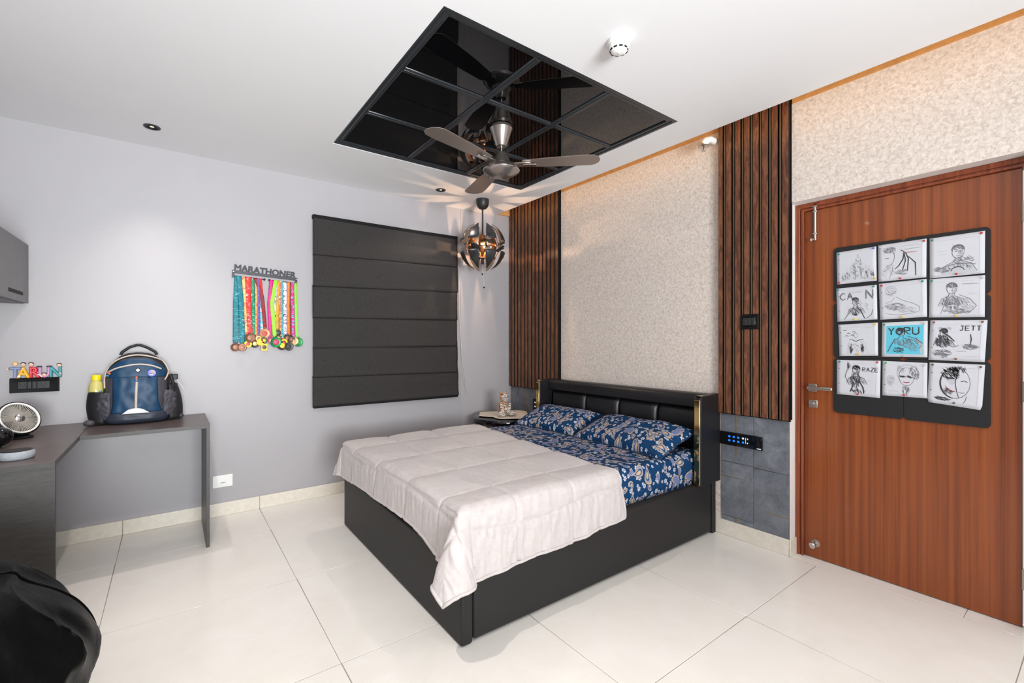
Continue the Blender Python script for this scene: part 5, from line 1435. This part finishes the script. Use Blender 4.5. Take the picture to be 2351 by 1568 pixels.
MB().tube([(BCX + 0.195, BCY - 0.04, BZ + 0.27), (BCX + 0.212, BCY - 0.045, BZ + 0.24), (BCX + 0.232, BCY - 0.045, BZ + 0.205)], 0.0035, 8).build('key_loop', 'cord_white', bp, smooth=60)
MB().tube([(BCX + 0.165, BCY - 0.06, BZ + 0.30), (BCX + 0.180, BCY - 0.055, BZ + 0.24), (BCX + 0.190, BCY - 0.05, BZ + 0.10), (BCX + 0.185, BCY - 0.05, BZ + 0.03)], 0.010, 8).build('side_strap', 'pack_black', bp, smooth=60)

# bottle in the side pocket
wb = thing('water_bottle', 'pale yellow plastic bottle with yellow cap in the backpack side pocket', 'bottle', (BCX - 0.201, BCY - 0.012, BZ + 0.014))
BTX, BTY = BCX - 0.201, BCY - 0.012
m, t = simple('bottle_plastic', S(226, 216, 130), 0.12, trans=0.25, alpha=1.0)
simple('cap_yellow', S(246, 214, 20), 0.35)
MB().lathe([(0.0, 0.016), (0.036, 0.018), (0.038, 0.03), (0.038, 0.195), (0.0385, 0.205), (0.037, 0.22), (0.034, 0.245), (0.028, 0.262), (0.0215, 0.272), (0.021, 0.276)], (BTX, BTY, BZ), 28, caps=False).build('bottle_body', 'bottle_plastic', wb, smooth=40)
cp_ = MB().lathe([(0.0225, 0.274), (0.0235, 0.278), (0.0235, 0.304), (0.021, 0.307), (0.0, 0.308)], (BTX, BTY, BZ), 28, caps=False).build('cap', 'cap_yellow', wb, smooth=40)
MB().lathe([(0.0242, 0.276), (0.0248, 0.279), (0.0242, 0.282)], (BTX, BTY, BZ), 28, caps=False).build('cap_ring', 'cap_yellow', cp_, smooth=40)

# ================================================================== DESK FAN, GADGET, PUCK
DFX, DFY, DFZ = -0.648, 3.500, 0.866
df = thing('desk_fan', 'small round silver faced desk fan with black shell', 'desk fan', (DFX, DFY, 0.7605))
nv_ = Vector((0.62, -0.66, 0.44)).normalized()
q = Vector((0, 0, 1)).rotation_difference(nv_).to_matrix().to_4x4()
FM = Matrix.Translation((DFX, DFY, DFZ)) @ q
FM3 = q
FC = (DFX, DFY, DFZ)
MB().lathe([(0.0, -0.072), (0.045, -0.070), (0.070, -0.055), (0.086, -0.025), (0.093, 0.0), (0.093, 0.006), (0.089, 0.008)], FC, 48, FM3, caps=False).build('shell', 'black_plastic', df, smooth=40)
MB().lathe([(0.0865, 0.006), (0.086, 0.011), (0.082, 0.0125), (0.0785, 0.010), (0.0785, 0.002)], FC, 48, FM3, caps=False).build('silver_ring', 'white_plastic', df, smooth=40)
simple('fan_back', S(150, 142, 134), 0.4); simple('fin_silver', S(188, 182, 174), 0.35, metal=0.3)
MB().lathe([(0.0, -0.020), (0.078, -0.016), (0.079, 0.004)], FC, 40, FM3, caps=False).build('inner_bowl', 'black_plastic', df, smooth=40)
fins = MB()
for k in range(64):
    a = 2 * pi * k / 64
    m_ = FM @ Matrix.Rotation(a, 4, 'Z')
    fins.add([tuple(m_ @ Vector(p)) for p in ((0.018, -0.0007, 0.008), (0.079, -0.0014, 0.004), (0.079, 0.0014, 0.004), (0.018, 0.0007, 0.008), (0.018, -0.0007, 0.005), (0.079, -0.0014, 0.001), (0.079, 0.0014, 0.001), (0.018, 0.0007, 0.005))], [(0, 1, 2, 3), (4, 7, 6, 5), (0, 4, 5, 1), (1, 5, 6, 2), (2, 6, 7, 3), (3, 7, 4, 0)])
fo = fins.build('grille_fins', 'fin_silver', df); fo['kind'] = 'stuff'
for k in range(5):
    m_ = FM @ Matrix.Rotation(2 * pi * k / 5, 4, 'Z') @ Matrix.Translation((0, 0, -0.009)) @ Matrix.Rotation(radians(14), 4, 'X')
    MB().prism([(0.015, -0.010), (0.070, -0.026), (0.073, 0.014), (0.015, 0.012)], 2, -0.0008, 0.0008).xf(m_).build('rotor_blade', 'fan_back', df)
MB().lathe([(0.022, 0.004), (0.022, 0.011), (0.016, 0.016), (0.0, 0.018)], FC, 28, FM3, caps=False).build('hub', 'chrome', df, smooth=40)
MB().tube([(DFX - 0.008, DFY + 0.012, DFZ - 0.065), (DFX - 0.004, DFY + 0.012, 0.785)], [0.040, 0.034], 20).build('neck', 'black_plastic', df, smooth=50)
MB().lathe([(0.056, 0.7605), (0.058, 0.766), (0.050, 0.776), (0.032, 0.784), (0.0, 0.786)], (DFX - 0.004, DFY + 0.012, 0), 36, caps=False).build('base', 'black_plastic', df, smooth=40)

gd = thing('portable_speaker', 'rounded glossy black gadget on the desk in front of the little fan', 'speaker', (-0.70, 3.24, 0.7605))
def cap(u, v):
    a = 2 * pi * u; s = (v - 0.5) * 2
    r = 0.050 * (max(0, 1 - abs(s) ** 3.2)) ** 0.5
    return (-0.715 + 0.100 * s, 3.24 + r * cos(a) * 1.05, 0.813 + r * sin(a))
MB().grid(cap, 32, 24, cu=True).build('shell', 'black_gloss', gd, smooth=70)
simple('screen_pale', S(150, 190, 196), 0.4)
MB().prism(rrect(-0.722, 0.806, 0.016, 0.014, 0.004), 1, 3.1865, 3.192).build('display', 'screen_pale', gd)
MB().box(-0.77, -0.66, 3.215, 3.265, 0.7605, 0.770).build('rubber_foot', 'black_matte', gd, bevel=0.003)

pkx, pky = -0.542, 2.895
pu = thing('smart_puck', 'low round grey puck with dark top near the desk edge', 'speaker', (pkx, pky, 0.7605))
simple('fabric_grey', S(150, 156, 162), 0.8, 0.12, 160)
MB().lathe([(0.050, 0.7608), (0.056, 0.766), (0.058, 0.778), (0.057, 0.790), (0.052, 0.7965)], (pkx, pky, 0), 40).build('fabric_side', 'fabric_grey', pu, smooth=50)
MB().lathe([(0.0522, 0.7960), (0.050, 0.7985), (0.044, 0.7990), (0.0, 0.7980)], (pkx, pky, 0), 40, caps=False).build('top_plate', 'black_plastic', pu, smooth=50)

# ================================================================== BEAN BAG
BBX, BBY, BBZ, BR = -0.62, 1.840, 0.334, 0.43
def bag(u, v):
    a = 2 * pi * u; la = -pi / 2 + pi * v
    la = max(-1.5, min(1.5, la))
    d = Vector((cos(la) * cos(a), cos(la) * sin(a), sin(la)))
    r = 1.0
    n1 = noise.noise(Vector((a * 0.0, 0, 0)))
    pl_ = Vector((d.x * 2.2, d.y * 2.2, d.z * 1.6))
    r += 0.05 * noise.noise(pl_ + Vector((3.1, 0, 0)))
    ridge = 1 - abs(noise.noise(Vector((d.x * 3.4 + d.z, d.y * 3.4, d.z * 2.0 + 5))))
    r += 0.055 * (ridge ** 5 - 0.35) * (0.3 + 0.7 * max(0, d.z + 0.4))
    r += 0.012 * sin(a * 23 + 3 * la) * exp(-((la - 0.25) / 0.45) ** 2) * (0.5 + noise.noise(Vector((a, la * 2, 1))))
    # gathered puckers that meet at the crown
    r += 0.030 * sin(a * 7 + la * 4) * max(0, sin(la)) ** 2 - 0.05 * max(0, sin(la)) ** 6
    z = BBZ + BBZ * d.z * r
    if z < 0.004:
        z = 0.004
    return (BBX + BR * d.x * r, BBY + BR * d.y * r, z)
bbg = tag(MB().grid(bag, 150, 90, cu=True).build('bean_bag', 'bean_leather', smooth=80), 'wrinkled black leather bean bag on the floor in the near corner', 'bean bag')
for k in range(6):
    u0 = k / 6 + 0.045
    pts = []
    for j in range(4, 87):
        p = Vector(bag(u0, j / 90)); c_ = Vector((BBX, BBY, BBZ)); pts.append(p + (p - c_).normalized() * 0.0015)
    MB().tube(pts, 0.0035, 6).build('seam_piping', 'bean_leather', bbg, smooth=60)
